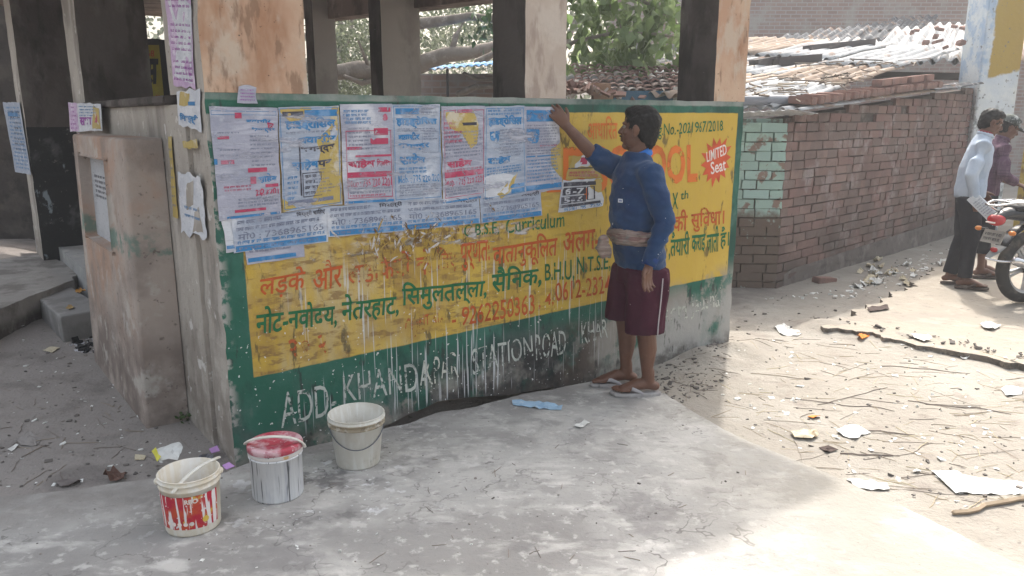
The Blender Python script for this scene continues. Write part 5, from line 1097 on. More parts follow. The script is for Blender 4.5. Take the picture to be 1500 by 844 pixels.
# loose things lying on the roof
bk = mat('loose_brick', (.25, .15, .125), [dict(c=(.16, .12, .11), n=(6, .45, .65), amt=.7), dict(c=(.34, .27, .25), n=(9, .54, .68), amt=.6)], rough=.95, bump=[(40, .6, .01)])
proto = None
def lay(o, h, b, z, rz=0, tilt=0): o.location = hc0+hu*h+hb*b+Vector((0, 0, z)); o.rotation_euler = (tilt, -.07, hrz+rz)
h = .12; i = 0
BL = 'weathered brick in the row holding down the tin edge of the hut roof'
while h < 3.3:
    if proto is None:
        b_ = MB(); b_.rbox(-.115, .115, -.055, .055, 0, .07, .006); proto = b_.build('loose_brick', bk); o_ = proto
    else: o_ = proto.copy(); C.objects.link(o_)
    tag(o_, BL, 'brick', 'bricks along the tin roof edge'); lay(o_, h, -.07+random.uniform(-.02, .02), hz(h, -.05)+.068+random.uniform(0, .008), math.pi/2*(1 if i % 3 else .96)+random.uniform(-.1, .1), random.uniform(-.05, .05)); h += .118+random.uniform(0, .03); i += 1
h = 1.9
while h < 3.2:
    o_ = proto.copy(); C.objects.link(o_); tag(o_, 'brick of the second layer above the row on the hut roof edge', 'brick', 'second layer of roof edge bricks'); lay(o_, h, -.05+random.uniform(-.02, .02), hz(h, -.05)+.148, random.uniform(-.08, .08), 0); h += .25
for k, (px, py, Y, sc_, lb) in enumerate(((1330, 48, 14.6, 1.5, 'long dark plank'), (1180, 72, 12.6, 1, ''), )): pass
plk = mat('old_plank', (.09, .08, .08), [dict(c=(.17, .15, .14), n=(9, .5, .65), st=(.2, 1, 1), amt=.7)], rough=.9)
def onroof(px, py, up_=.05):                            # how far off the roof lies under this spot
    Y = 7.6
    while Y < 16:
        p = at_y(px, py, Y); d = p-hc0; h_, b_ = d.dot(hu), d.dot(hb)
        if h_ < 4.85 and b_ > .1 and p.z <= 1.72+.155*max(h_, 0)+.10*b_+up_: return Y
        if Y > 11.3 and p.z <= 2.37+(Y-11.2)*.244+up_: return Y
        Y += .05
    return 13
def plank(lb, pa, pb, Y0, Y1, r=.05):
    Y0, Y1 = onroof(*pa), onroof(*pb)
    a, b = at_y(*pa, Y0), at_y(*pb, Y1); d = b-a; o = (a+b)/2; m_ = MB(); x = d.normalized(); y = Vector((0, 0, 1)).cross(x).normalized(); m_.obox(Vector((0, 0, 0)), x, y, x.cross(y), d.length/2, r*1.6, r, jit=.012); q = m_.build('plank', plk, None, False, None, o); tag(q, lb, 'plank')
plank('long dark plank lying across the middle of the bright tin roof', (1182, 72), (1276, 64), 12.3, 12.5); plank('short dark plank on the lower tin near the pillar', (1136, 91), (1200, 86), 10.6, 10.8, .045); plank('stubby dark block beside the short plank on the tin', (1104, 93), (1130, 89), 10.4, 10.5, .04)
for k in range(16):
    px, py = random.uniform(1330, 1440), random.uniform(40, 80); q = at_y(px, py, onroof(px, py, .06))
    o_ = proto.copy(); C.objects.link(o_); tag(o_, 'broken brick piece scattered on the upper right of the bright tin roof', 'brick', 'brick pieces scattered on the tin roof'); o_.location = q+Vector((0, 0, .01)); o_.rotation_euler = (random.uniform(-.5, .5), random.uniform(-.4, .4), random.uniform(0, 3)); o_.scale = (random.uniform(.25, .6), random.uniform(.5, .9), random.uniform(.4, .8))
# crumpled tin scraps and straw at the near eave
sc_ = corr('tin_scrap', hc0+hu*-.22+hb*-.12+Vector((0, 0, 1.655)), hu*.3-hb*.1+Vector((0, 0, -.03)), Vector((-1, .1, -.04)), .34, .75, tin1, None, amp=.014, rough_=.03); tag(sc_, 'crumpled pale tin scrap drooping over the mint painted corner', 'tin scrap')
hp_ = [hc0+hu*(.05*i)+hb*(.0+.02*i)+Vector((0, 0, 1.76+.03*math.sin(i))) for i in range(8)]
mb = MB(); tb_ = MB().tube([hc0+Vector((-.55, .06, 1.735)), hc0+Vector((-.1, .1, 1.75)), hc0+Vector((.28, .25, 1.742))], .045, 14, flat=True); q = tb_.build('pipe', mat('grey_pipe', (.25, .26, .29), rough=.5), None, True); tag(q, 'grey pipe lying on the hut roof beside the shelter pillar', 'pipe')

# ================================================================== FAR BRICK HOUSE, GATE PILLAR, GATE
def brickwall(name, c1, c2, mo_, sc=1.0):
    m, t, p, out = nodes(name); tc = t.nodes.new('ShaderNodeTexCoord'); mp = t.nodes.new('ShaderNodeMapping'); mp.inputs['Rotation'].default_value = (-math.pi/2, 0, 0)
    t.links.new(tc.outputs['Object'], mp.inputs[0]); b = t.nodes.new('ShaderNodeTexBrick'); t.links.new(mp.outputs[0], b.inputs['Vector'])
    b.inputs['Color1'].default_value = (*c1, 1); b.inputs['Color2'].default_value = (*c2, 1); b.inputs['Mortar'].default_value = (*mo_, 1); b.inputs['Scale'].default_value = 1
    b.inputs['Mortar Size'].default_value = .012*sc; b.inputs['Brick Width'].default_value = .25*sc; b.inputs['Row Height'].default_value = .088*sc
    mx = t.nodes.new('ShaderNodeMix'); mx.data_type = 'RGBA'; t.links.new(ramp(t, noiz(t, tc.outputs['Object'], 1.6, det=5), .45, .68), mx.inputs[0]); t.links.new(b.outputs['Color'], mx.inputs[6]); mx.inputs[7].default_value = (*[x*.7+.1 for x in mo_], 1)
    t.links.new(mx.outputs[2], p.inputs['Base Color']); p.inputs['Roughness'].default_value = .95
    bn = t.nodes.new('ShaderNodeBump'); bn.inputs['Strength'].default_value = .6; bn.inputs['Distance'].default_value = .01; t.links.new(b.outputs['Fac'], bn.inputs['Height']); bn.invert = True; t.links.new(bn.outputs[0], p.inputs['Normal'])
    return m
fb = thing('brick_house', 'tall bare brick house rising hazy behind the bright tin roofs', 'house', (10.5, 19.5, 0))
m_ = brickwall('hazy_brick', (.24, .165, .15), (.30, .21, .19), (.32, .295, .28))
mb = MB(); mb.box(-8.2, 6, 0, .3, -.2, 8); mb.build('wall', m_, fb)
mb = MB(); mb.box(-8.25, 6.1, -.12, -.003, 3.18, 3.34); mb.build('string_course', cemm, fb)
gp = at_y(1450, 330, 10.6); gp.z = 0; x0 = at_y(1424, 200, 10.6).x-gp.x; x1 = at_y(1481, 200, 10.6).x-gp.x
gpl = thing('gate_pillar', 'pale blue and white plastered gate pillar with peeling ochre paint at its top', 'pillar', gp)
gpm = mat('peeling_pillar', (.64, .68, .71), [dict(c=(.52, .58, .66), n=(2.5, .45, .65), amt=.7), dict(c=(.72, .74, .74), n=(5, .5, .66), amt=.7), dict(c=(.40, .28, .07), g=[((-.25, 0, 1), 2.16, 2.20), (X1, x0+.10, x0+.13)]), dict(c=(.24, .38, .58), g=[(X1, x0+.15, x0+.08), (Z1, 1.9, 2.2)], n=(5, .45, .6), amt=.6), dict(c=(.22, .24, .25), n=(4, .52, .6), g=[(Z1, 1.9, 1.6)], amt=.8), dict(c=(.16, .16, .16), n=(18, .62, .68), amt=.8)], rough=.85, bump=[(10, .4, .015), (50, .4, .005)], warp=.12)
mb = MB(); mb.rbox(x0, x1, 0, .5, -.2, 4.2, .012); mb.build('shaft', gpm, gpl)
gt = thing('metal_gate', 'rusty steel gate leaf with yellow paint patches beside the pale pillar', 'gate', at_y(1484, 330, 10.45)*1); gt.location.z = 0
gtm = mat('rusty_gate', (.10, .10, .11), [dict(c=(.30, .22, .05), n=(2.2, .5, .58), g=[(Z1, 1.0, 1.1)], amt=.9), dict(c=(.16, .09, .06), n=(4, .48, .65), amt=.8), dict(c=(.24, .25, .27), n=(3, .55, .7), amt=.6)], rough=.7, metal=.2, bump=[(30, .3, .004)])
gty = mat('gate_yellow', (.42, .29, .06), [dict(c=(.2, .12, .05), n=(9, .5, .62), amt=.8), dict(c=(.5, .42, .2), n=(14, .55, .66), amt=.6)], rough=.7)
Mg = Matrix.Rotation(-.5, 4, 'Z')
mb = MB(); mb.box(.06, 1.6, .0, .006, .12, 3.2).xf(Mg); mb.build('sheet_panel', gtm, gt)
for a in ((0, .07, -.02, .03, .05, 3.3), (1.58, 1.66, -.02, .03, .05, 3.3), (.07, 1.58, -.02, .02, 1.30, 1.37), (.07, 1.58, -.02, .02, .06, .12), (.07, 1.58, -.02, .02, 2.35, 2.42), (.4, .46, -.02, -.001, .12, 1.30)): MB().box(*a).xf(Mg).build('frame_bar', gty, gt)

# ================================================================== MOTORCYCLE (its tail is in the picture)
wc = at_z(1497, 443, .05); bz = thing('motorcycle', 'black motorcycle seen from behind its rear wheel, chrome rack and red tail lamp', 'motorcycle', wc, R(14))
blk = mat('black_enamel', (.015, .016, .02), rough=.25, spec=.5); chrome = mat('chrome', (.6, .6, .62), [dict(c=(.3, .28, .26), n=(20, .55, .68), amt=.6)], rough=.22, metal=1); tyre = mat('tyre_rubber', (.035, .033, .032), [dict(c=(.13, .11, .095), n=(6, .48, .66), amt=.8)], rough=.9, bump=[(50, .4, .004)]); alloy = mat('alloy', (.45, .45, .46), rough=.35, metal=.8); dkm = mat('dark_metal', (.05, .05, .055), rough=.5, metal=.5)
lampm = mat('red_lamp', (.38, .012, .015), rough=.18, spec=.6); seatm = mat('black_seat', (.02, .02, .022), rough=.6, bump=[(80, .3, .002)])
def wheel(x, nm):
    t_ = MB(); pr = [(.225, -.036), (.25, -.046), (.285, -.042), (.305, -.018), (.309, 0), (.305, .018), (.285, .042), (.25, .046), (.225, .036), (.225, -.036)]
    M_ = Matrix.Translation((x, 0, .31)) @ Matrix.Rotation(math.pi/2, 4, 'X')
    ty = MB().lathe(pr, 56).xf(M_).build(nm, tyre, bz, True)
    MB().lathe([(.228, -.03), (.205, -.026), (.20, -.008), (.20, .008), (.205, .026), (.228, .03)], 48).xf(M_).build('rim', alloy, ty, True)
    MB().lathe([(0, -.055), (.02, -.055), (.05, -.045), (.06, -.03), (.06, .03), (.05, .045), (0, .05)], 28).xf(M_).build('hub', dkm, ty, True)
    for k in range(5):
        a = 2*math.pi*k/5+.95; u = Vector((math.cos(a), math.sin(a), 0)); q = MB()
        for s_ in (-.012, .012): q.tube([u*.05+Vector((-u.y, u.x, 0))*s_*.8, u*.13+Vector((-u.y, u.x, 0))*s_*1.2, u*.208+Vector((-u.y, u.x, 0))*s_*1.7], [(.011, .016), (.009, .014), (.012, .016)], 8, (0, 0, 1))
        q.xf(M_).build('spoke', alloy, ty, True)
wheel(0, 'rear_wheel'); wheel(1.27, 'front_wheel')
def arc(c, r, a0, a1, n=14): return [Vector((c[0]+r*math.cos(a0+(a1-a0)*i/n), 0, c[1]+r*math.sin(a0+(a1-a0)*i/n))) for i in range(n+1)]
mb = MB(); P = arc((0, .33), .345, R(150), R(48)); mb.tube(P, [(.062, .006)]*len(P), 12, (0, 1, 0)); fd = mb.build('rear_mudguard', blk, bz, True)
mb = MB(); mb.tube([(-.27, 0, .52), (-.36, 0, .45), (-.42, 0, .41)], [(.055, .008), (.05, .008), (.03, .006)], 10, (0, 1, 0)); mb.build('mud_flap', mat('grey_flap', (.2, .21, .22), rough=.5), fd, True)
mb = MB(); mb.tube([(-.40, 0, .735), (-.30, 0, .77), (-.05, 0, .76), (.22, 0, .70)], [(.05, .035), (.075, .05), (.10, .07), (.12, .08)], 16, (0, 1, 0)); mb.build('tail_cowl', blk, bz, True)
r_ = MB(); r_.ell((-.385, 0, .72), (.06, .075, .052), None, 20, 14); tl_ = remesh(r_, .008, 2).build('tail_lamp', lampm, bz, True)
MB().tube([(-.442, -.04, .70), (-.446, 0, .70), (-.442, .04, .70)], [.007]*3, 8).build('lamp_strip', mat('lamp_clear', (.7, .6, .58), rough=.2), tl_, True)
npl = mat('number_plate', (.28, .265, .24), [dict(c=(.25, .22, .2), n=(14, .48, .64), amt=.8)], rough=.5)
mb = MB(); mb.obox((-.40, 0, .58), Vector((0, 1, 0)), Vector((.35, 0, .94)), Vector((-.94, 0, .35)), .10, .055, .004, jit=.002); pl_ = mb.build('number_plate', npl, bz)
mb = MB(); tn = lambda a, b, o: Vector((-.4045, 0, .58))+Vector((0, -1, 0))*a+Vector((.35, 0, .94))*b+Vector((-.94, 0, .35))*(.0015)
for i in range(2): scribble(mb, [(-.09, -.05), (.09, -.05), (.09, .05), (-.09, .05)], .06, .15+.4*i, .95, .28, 0, tn, 2.2)
mb.build('plate_marks', dkm, pl_)
for s_ in (1, -1):
    MB().tube([(-.36, .10*s_, .63), (-.38, .15*s_, .63)], .011, 8).build('indicator_stalk', dkm, bz, True); MB().ell((-.385, .165*s_, .63), (.026, .03, .02), None, 12, 8).build('indicator', mat('amber', (.5, .16, .02), rough=.3), bz, True)
MB().ell((-.37, 0, .47), (.018, .035, .022), None, 14, 10).build('reflector', lampm, bz, True)
mb = MB(); 
for s_ in (1, -1): mb.tube([(.12, .13*s_, .80), (-.10, .125*s_, .865), (-.34, .105*s_, .865), (-.44, .07*s_, .845), (-.47, 0, .84)], .0095, 10)
mb.tube([(-.47, 0, .84), (-.40, .0, .80), (-.3, 0, .78)], .009, 8)
for x in (-.12, -.22, -.32): mb.tube([(x, .125, .868), (x, -.125, .868)], .007, 8)
for s_ in (1, -1): mb.tube([(-.20, .12*s_, .865), (-.12, .10*s_, .77)], .008, 8)
mb.build('luggage_rack', chrome, bz, True)
mb = MB(); mb.tube([(-.24, 0, .815), (-.1, 0, .83), (.2, 0, .80), (.45, 0, .765), (.62, 0, .80)], [(.09, .03), (.125, .04), (.135, .045), (.12, .045), (.09, .03)], 16, (0, 1, 0)); mb.build('seat', seatm, bz, True)
mb = MB(); mb.tube([(.55, 0, .80), (.70, 0, .87), (.90, 0, .88), (1.02, 0, .80)], [(.10, .07), (.135, .10), (.13, .10), (.07, .06)], 16, (0, 1, 0)); mb.build('fuel_tank', blk, bz, True)
for s_ in (1, -1):
    MB().tube([(0, .085*s_, .31), (.25, .085*s_, .33), (.5, .07*s_, .38)], [(.012, .022)]*3, 8, (0, 1, 0)).build('swing_arm', dkm, bz, True)
    mb = MB(); a, b = Vector((.02, .105*s_, .36)), Vector((.14, .12*s_, .70)); mb.tube([a, b], .016, 10)
    for k in range(14):
        q = a+(b-a)*(.3+.045*k); mb.tube([q, q+(b-a)*.018], .027, 12)
    mb.build('shock_absorber', chrome, bz, True)
    MB().tube([(1.27, .075*s_, .31), (1.10, .075*s_, .66), (1.0, .075*s_, .98)], .02, 10).build('fork', chrome, bz, True)
MB().tube([(.62, -.14, .28), (.3, -.15, .27), (.05, -.155, .30), (-.30, -.155, .40)], [.022, .03, .042, .036], 16).build('exhaust', chrome, bz, True)
MB().tube([(-.44, 0, .40), (-.38, -.08, .385), (-.1, -.13, .375), (.05, -.13, .37)], [.009, .009, .009, .009], 8).build('saree_guard', chrome, bz, True)
r_ = MB(); r_.box(.45, .78, -.13, .13, .26, .50); r_.tube([(.72, 0, .45), (.80, 0, .62)], [.085, .075], 16); remesh(r_, .015, 3).build('engine', dkm, bz, True)
MB().tube([(.98, 0, .80), (.7, 0, .72), (.3, 0, .66), (.0, 0, .72)], .022, 10).build('frame_tube', dkm, bz, True); MB().tube([(.98, 0, .78), (.85, 0, .45), (.6, 0, .24), (.42, 0, .28)], .02, 10).build('frame_tube', dkm, bz, True)
MB().tube([(.80, .36, 1.06), (.92, .30, 1.08), (1.0, .1, 1.02), (1.0, -.1, 1.02), (.92, -.30, 1.08), (.80, -.36, 1.06)], .012, 10).build('handlebar', dkm, bz, True)
MB().ell((1.12, 0, .92), (.07, .085, .085), None, 18, 12).build('headlight', chrome, bz, True)
P = arc((1.27, .31), .33, R(140), R(30)); MB().tube(P, [(.055, .005)]*len(P), 10, (0, 1, 0)).build('front_mudguard', blk, bz, True)
MB().tube([(.3, .1, .3), (.24, .2, .02)], .012, 8).build('side_stand', dkm, bz, True)

# ================================================================== BEHIND THE SHELTER
def leafmat(name, c, c2, tr=.35): return mat(name, c, [dict(c=c2, rnd=(.35, .7), amt=.9), dict(c=tuple(x*1.5 for x in c2), rnd=(.88, .93), amt=.8)], rough=.42, spec=.45, trans=tr, var=.25)
def leaves(pts, size, rng, droop=.6, wide=.42):
    V = []; Fc = []
    for p in pts:
        s = size*rng.uniform(.55, 1.25); d = Vector((rng.gauss(0, 1), rng.gauss(0, 1), rng.gauss(-droop, .6))).normalized(); sd_ = d.cross(Vector((rng.gauss(0, 1), rng.gauss(0, 1), rng.gauss(0, 1)))).normalized(); nn = d.cross(sd_)
        n = len(V); w_ = s*wide
        V += [p, p+d*s*.38+sd_*w_+nn*s*.10, p+d*s*.8+sd_*w_*.55+nn*s*.06-Vector((0, 0, s*.05)), p+d*s*1.05-Vector((0, 0, s*.16)), p+d*s*.8-sd_*w_*.55+nn*s*.06-Vector((0, 0, s*.05)), p+d*s*.38-sd_*w_+nn*s*.10, p+d*s*.5]
        Fc += [(n, n+1, n+6), (n+1, n+2, n+6), (n+2, n+3, n+6), (n+3, n+4, n+6), (n+4, n+5, n+6), (n+5, n, n+6)]
    return V, Fc
def clumps(rng, boxes, n, per, r, flat=.8):
    P = []
    for _ in range(n):
        b = boxes[rng.randrange(len(boxes))]; c = Vector([rng.uniform(b[i], b[i+3]) for i in range(3)]); rr = r*rng.uniform(.5, 1.3)
        for _ in range(per): P.append(c+Vector((rng.gauss(0, rr), rng.gauss(0, rr), rng.gauss(0, rr*flat))))
    return P
bark = mat('grey_bark', (.21, .18, .155), [dict(c=(.13, .105, .09), n=(6, .45, .65), st=(1, 1, .4), amt=.7), dict(c=(.33, .3, .27), n=(9, .54, .68), amt=.6)], rough=.95, bump=[(14, .6, .03, (1, 1, .4)), (60, .5, .006)])
def limb(mb, pts, r0, r1, seg=10):
    n = len(pts); mb.tube(pts, [r0+(r1-r0)*i/(n-1) for i in range(n)], seg)
rng = random.Random(21)
# broad leaved tree close behind, right opening
t1 = thing('broad_leaved_tree', 'tree with big glossy leaves hanging close behind the right opening of the shelter', 'tree', at_y(800, 330, 9.6)); t1.location.z = 0; o1_ = t1.location.copy()
def T1(px, py, Y): return at_y(px, py, Y)-o1_
mb = MB(); limb(mb, [Vector((0, 0, -.1)), T1(797, 220, 9.6), T1(792, 100, 9.6), T1(800, -40, 9.6), T1(820, -140, 9.6)], .15, .06)
limb(mb, [T1(793, 90, 9.6), T1(840, 62, 9.5), T1(900, 48, 9.3), T1(960, 50, 9.2), T1(1010, 58, 9.2)], .03, .012); limb(mb, [T1(800, -20, 9.6), T1(880, -25, 9.5), T1(960, 10, 9.4), T1(1000, 40, 9.4)], .04, .012); limb(mb, [T1(880, -20, 9.5), T1(905, 30, 9.4), T1(930, 85, 9.3)], .015, .006)
limb(mb, [T1(793, 30, 9.6), T1(760, -10, 9.8), T1(700, -30, 10)], .05, .015); mb.build('trunk', bark, t1, True)
bx = [tuple(min(a, b) for a, b in zip(T1(835, 100, 8.7), T1(985, -90, 10.3)))+tuple(max(a, b) for a, b in zip(T1(835, 100, 8.7), T1(985, -90, 10.3)))]*3+[tuple(min(a, b) for a, b in zip(T1(760, -10, 9.2), T1(1000, -160, 11)))+tuple(max(a, b) for a, b in zip(T1(760, -10, 9.2), T1(1000, -160, 11)))]
xm_ = T1(1052, 50, 9).x
V, Fc = leaves([p for p in clumps(rng, bx, 78, 26, .22) if p.x < xm_], .13, rng, 1.0, .40); mesh('crown', V, Fc, leafmat('broad_leaf', (.12, .19, .06), (.20, .26, .12), .5), t1)
# tree with long grey limbs, left openings
t2 = thing('grey_limbed_tree', 'spreading tree with thick grey limbs and small pale leaves seen through the left openings', 'tree', at_y(588, 330, 13)); t2.location.z = 0; o2_ = t2.location.copy()
def T2(px, py, Y=13): return at_y(px, py, Y)-o2_
mb = MB(); limb(mb, [Vector((0, 0, -.1)), T2(590, 240), T2(586, 140), T2(580, 60), T2(560, -60)], .32, .16)
limb(mb, [T2(586, 118), T2(560, 106, 12.7), T2(525, 102, 12.5), T2(495, 106, 12.4), T2(440, 96, 12.2), T2(380, 60, 12)], .18, .08); limb(mb, [T2(560, 112, 12.7), T2(530, 122, 12.5), T2(505, 112, 12.2)], .06, .03); limb(mb, [T2(545, 110, 12.6), T2(535, 85, 12.4), T2(525, 60, 12.2)], .04, .015)
limb(mb, [T2(588, 105), T2(622, 92, 12.8), T2(655, 80, 12.8), T2(685, 78, 12.8), T2(740, 66, 13)], .16, .09); limb(mb, [T2(660, 80, 12.8), T2(668, 52, 12.8), T2(680, 30, 12.9)], .06, .03)
limb(mb, [T2(578, 40, 12.4), T2(620, 34, 12), T2(655, 30, 11.8), T2(690, 24, 11.6), T2(735, 30, 11.5)], .10, .045); limb(mb, [T2(700, 92, 12.5), T2(730, 75, 12.6)], .07, .04); limb(mb, [T2(556, 90, 12.8), T2(552, 30, 12.8), T2(560, -40, 13)], .05, .03)
mb.build('trunk', bark, t2, True)
def B2(a, b, Y0, Y1):
    p, q = T2(a[0], a[1], Y0), T2(b[0], b[1], Y1); return tuple(min(x, y) for x, y in zip(p, q))+tuple(max(x, y) for x, y in zip(p, q))
bx = [B2((480, 85), (570, 20), 12.5, 15), B2((480, 145), (560, 115), 13.5, 15), B2((610, 95), (725, 20), 13.5, 16), B2((600, 60), (740, -60), 13, 16), B2((450, 20), (740, -120), 12, 17)]
V, Fc = leaves(clumps(rng, bx, 150, 55, .26), .075, rng, .5, .30); mesh('crown', V, Fc, leafmat('small_leaf', (.12, .15, .09), (.20, .22, .15), .5), t2)
p = T2(715, 30, 11.4); V, Fc = leaves([p+Vector((rng.gauss(0, .16), rng.gauss(0, .1), rng.gauss(-.05, .16))) for _ in range(60)], .12, rng, 1, .4); mesh('leaf_sprig', V, Fc, leafmat('broad_leaf_dark', (.03, .07, .02), (.05, .09, .03)), t2)
# farther trees
for i, (x, y, hgt, rw, lb) in enumerate(((-13, 24, 8, 4.0, 'hazy tree far behind the left pillars'), (-5.5, 26, 8.5, 4.2, 'hazy tree far behind the grey limbed tree'), (1.5, 24, 8, 3.6, 'hazy tree far behind the broad leaved tree'), (-20, 22, 8, 4.5, 'hazy tree at the far left behind the sign board'))):
    t = thing('tree', lb, 'tree', (x, y, 0)); mb = MB(); limb(mb, [Vector((0, 0, -.1)), Vector((.1, 0, 2)), Vector((-.1, .2, 4)), Vector((.2, 0, hgt*.8))], .3, .1)
    for k in range(6): a = k*1.05; limb(mb, [Vector((0, .1, 2+k*.3)), Vector((math.cos(a)*1.4, math.sin(a)*1.2, 3.2+k*.4)), Vector((math.cos(a)*2.6, math.sin(a)*2, 4.2+k*.4))], .1, .03, 8)
    mb.build('trunk', bark, t, True)
    V, Fc = leaves(clumps(rng, [(-rw, -1.6, .9, rw, 1.6, hgt)], 120, 38, .5), .19, rng, .5, .36); mesh('crown', V, Fc, leafmat('far_leaf', (.14, .17, .11), (.2, .22, .16), .5), t)
# brick yard wall and blue roofed lean-to between the pillars
yw = thing('yard_wall', 'old brick yard wall beyond the shelter, under the blue tin roof', 'wall', at_y(672, 200, 11.4)); yw.location.z = 0
a, b = at_y(605, 108, 11.4), at_y(760, 108, 11.4); mb = MB(); mb.box(a.x-yw.location.x, b.x-yw.location.x, 0, .25, -.2, a.z); mb.build('brickwork', brickwall('yard_brick', (.22, .15, .13), (.28, .19, .165), (.27, .24, .22)), yw)
ln = thing('lean_to', 'blue tin lean-to roof on a thin dark post behind the shelter', 'lean-to', at_y(657, 200, 10.9)); ln.location.z = 0; L0 = ln.location.copy()
corr('roof_sheet', at_y(628, 102, 10.7)-L0, (.06, 1, .10), (1, .05, .085), 1.4, 1.25, tinb, ln, pitch=.10, amp=.014)
q = at_y(657, 102, 10.9)-L0; MB().tube([(0, 0, -.05), (0, 0, q.z)], .018, 8).build('post', dkm, ln, True)
br = thing('fallen_branch', 'pale dry branch lying on top of the yard wall', 'branch', at_y(690, 108, 11.2)); b0 = br.location.copy()
mb = MB(); limb(mb, [at_y(672, 138, 11.2)-b0, at_y(695, 128, 11.2)-b0, at_y(722, 126, 11.2)-b0], .05, .035); limb(mb, [at_y(680, 108, 11.2)-b0, at_y(700, 116, 11.2)-b0, at_y(735, 116, 11.2)-b0], .03, .02); mb.build('wood', bark, br, True)
wb = thing('white_house', 'sunlit white house wall glimpsed low between the two back pillars', 'house', at_y(500, 200, 17)); wb.location.z = 0; w0 = wb.location.copy()
a, b = at_y(440, 118, 17)-w0, at_y(534, 118, 17)-w0; MB().box(a.x, b.x, 0, 3, -.2, a.z).build('wall', mat('white_wash', (.8, .8, .8), rough=.8), wb); MB().box(a.x-.2, b.x+.2, -.2, 3.2, a.z, a.z+.12).build('roof', cemm, wb)
# stall with broken tiles on its roof and a blue board
st = thing('stall', 'small stall with a sagging tiled roof above a blue board, seen over the wall', 'stall', at_y(935, 250, 8.2)); st.location.z = 0; s0 = st.location.copy()
tile = mat('clay_tile', (.22, .14, .115), [dict(c=(.34, .27, .24), rnd=(.5, .8), amt=.8), dict(c=(.5, .46, .43), rnd=(.88, .94), amt=.8)], rough=.9, var=.2)
mb = MB(); rr = random.Random(4)
for j in range(7):
    for i in range(15):
        x = -.62+.09*i+rr.uniform(-.012, .012); z0 = at_y(880, 134, 8.2).z+.02*abs(i-7)/7; c = Vector((x, .08+.13*j, z0+.045*j+rr.uniform(-.008, .012))); n = len(mb.V)
        for y_, k in ((-.09, 0), (.09, 1)):
            for q in range(5): a = math.pi*q/4; mb.V.append(c+Vector((-math.cos(a)*.046, y_, math.sin(a)*.03+.02*k+rr.uniform(-.004, .004))))
        mb.F += [(n+q, n+q+1, n+q+6, n+q+5) for q in range(4)]; mb.M += [0]*4
to_ = mb.build('tiled_roof', tile, st); sd_ = to_.modifiers.new('s', 'SOLIDIFY'); sd_.thickness = .01
a, b = at_y(896, 133, 8.15)-s0, at_y(987, 133, 8.15)-s0; MB().rbox(a.x, b.x, -.03, .0, .9, a.z, .004).build('blue_board', mat('blue_board', (.055, .13, .20), [dict(c=(.09, .18, .26), n=(6, .5, .65), amt=.6)], rough=.6), st)
MB().box(b.x, b.x+.05, -.04, .02, .0, a.z+.04).build('post', mat('pale_post', (.5, .48, .45), rough=.9), st); MB().box(a.x-.05, b.x, .02, .9, -.1, a.z-.03).build('body', mat('stall_mud', (.14, .11, .10), rough=.95), st)
for k, (px, py, lb) in enumerate(((882, 140, 'lower of the two pale bricks stacked beside the blue board'), (880, 129, 'upper of the two pale bricks stacked beside the blue board'))):
    q = at_y(px, py, 7.9); m2 = MB(); m2.rbox(-.10, .10, -.06, .06, -.045, .045, .006); o_ = m2.build('loose_brick', mat('pale_brick', (.36, .24, .17), [dict(c=(.26, .18, .14), n=(8, .5, .65), amt=.7)], rough=.9, bump=[(40, .5, .006)]), None, False, None, q); o_.rotation_euler.z = .1-.2*k; tag(o_, lb, 'brick')
q = at_y(882, 152, 7.9); pd = MB().box(-.3, .3, -.1, .3, -q.z, -.03).build('masonry_stub', cemm, None, False, None, q); tag(pd, 'low masonry stub carrying the two pale bricks', 'masonry')
hp_ = MB(); rr = random.Random(6)
for _ in range(160):
    c = Vector((rr.gauss(0, .22), rr.gauss(0, .15), 0)); c.z = max(0, .16-.25*abs(c.x)-.2*abs(c.y))+rr.uniform(-.02, .03); ax = Vector((rr.gauss(0, 1), rr.gauss(0, 1), rr.gauss(0, .5))).normalized(); ay = ax.orthogonal().normalized(); hp_.obox(c, ax, ay, ax.cross(ay), rr.uniform(.02, .06), rr.uniform(.01, .03), rr.uniform(.005, .02))
q = at_y(846, 146, 8.0); o_ = hp_.build('rubble', tile, None, False, None, q); tag(o_, kind='stuff'); sb = MB().box(-.55, .25, -.3, .4, -q.z, -.01).build('rubble_base', mortm, None, False, None, q); tag(sb, 'mud block under the broken tile heap beside the pale bricks', 'masonry')
# dark shop at the left
sp_ = thing('dark_shop', 'dark mud walled shop behind the sign board at the far left', 'shop', at_y(60, 330, 10.2)); sp_.location.z = 0; p0_ = sp_.location.copy()
dk = mat('dark_mud', (.06, .05, .047), [dict(c=(.11, .095, .085), n=(3, .5, .66), amt=.7), dict(c=(.03, .025, .024), n=(5, .5, .65), amt=.7)], rough=.95, bump=[(9, .5, .03)])
a, b, c = at_y(-260, 100, 10.2)-p0_, at_y(70, 100, 10.2)-p0_, at_y(300, 170, 10.2)-p0_
MB().box(a.x, b.x, 0, 2, -.2, 3.6).build('wall', dk, sp_); MB().box(b.x+.003, c.x, .05, .3, -.2, at_y(200, 180, 10.2).z).build('parapet', dk, sp_)
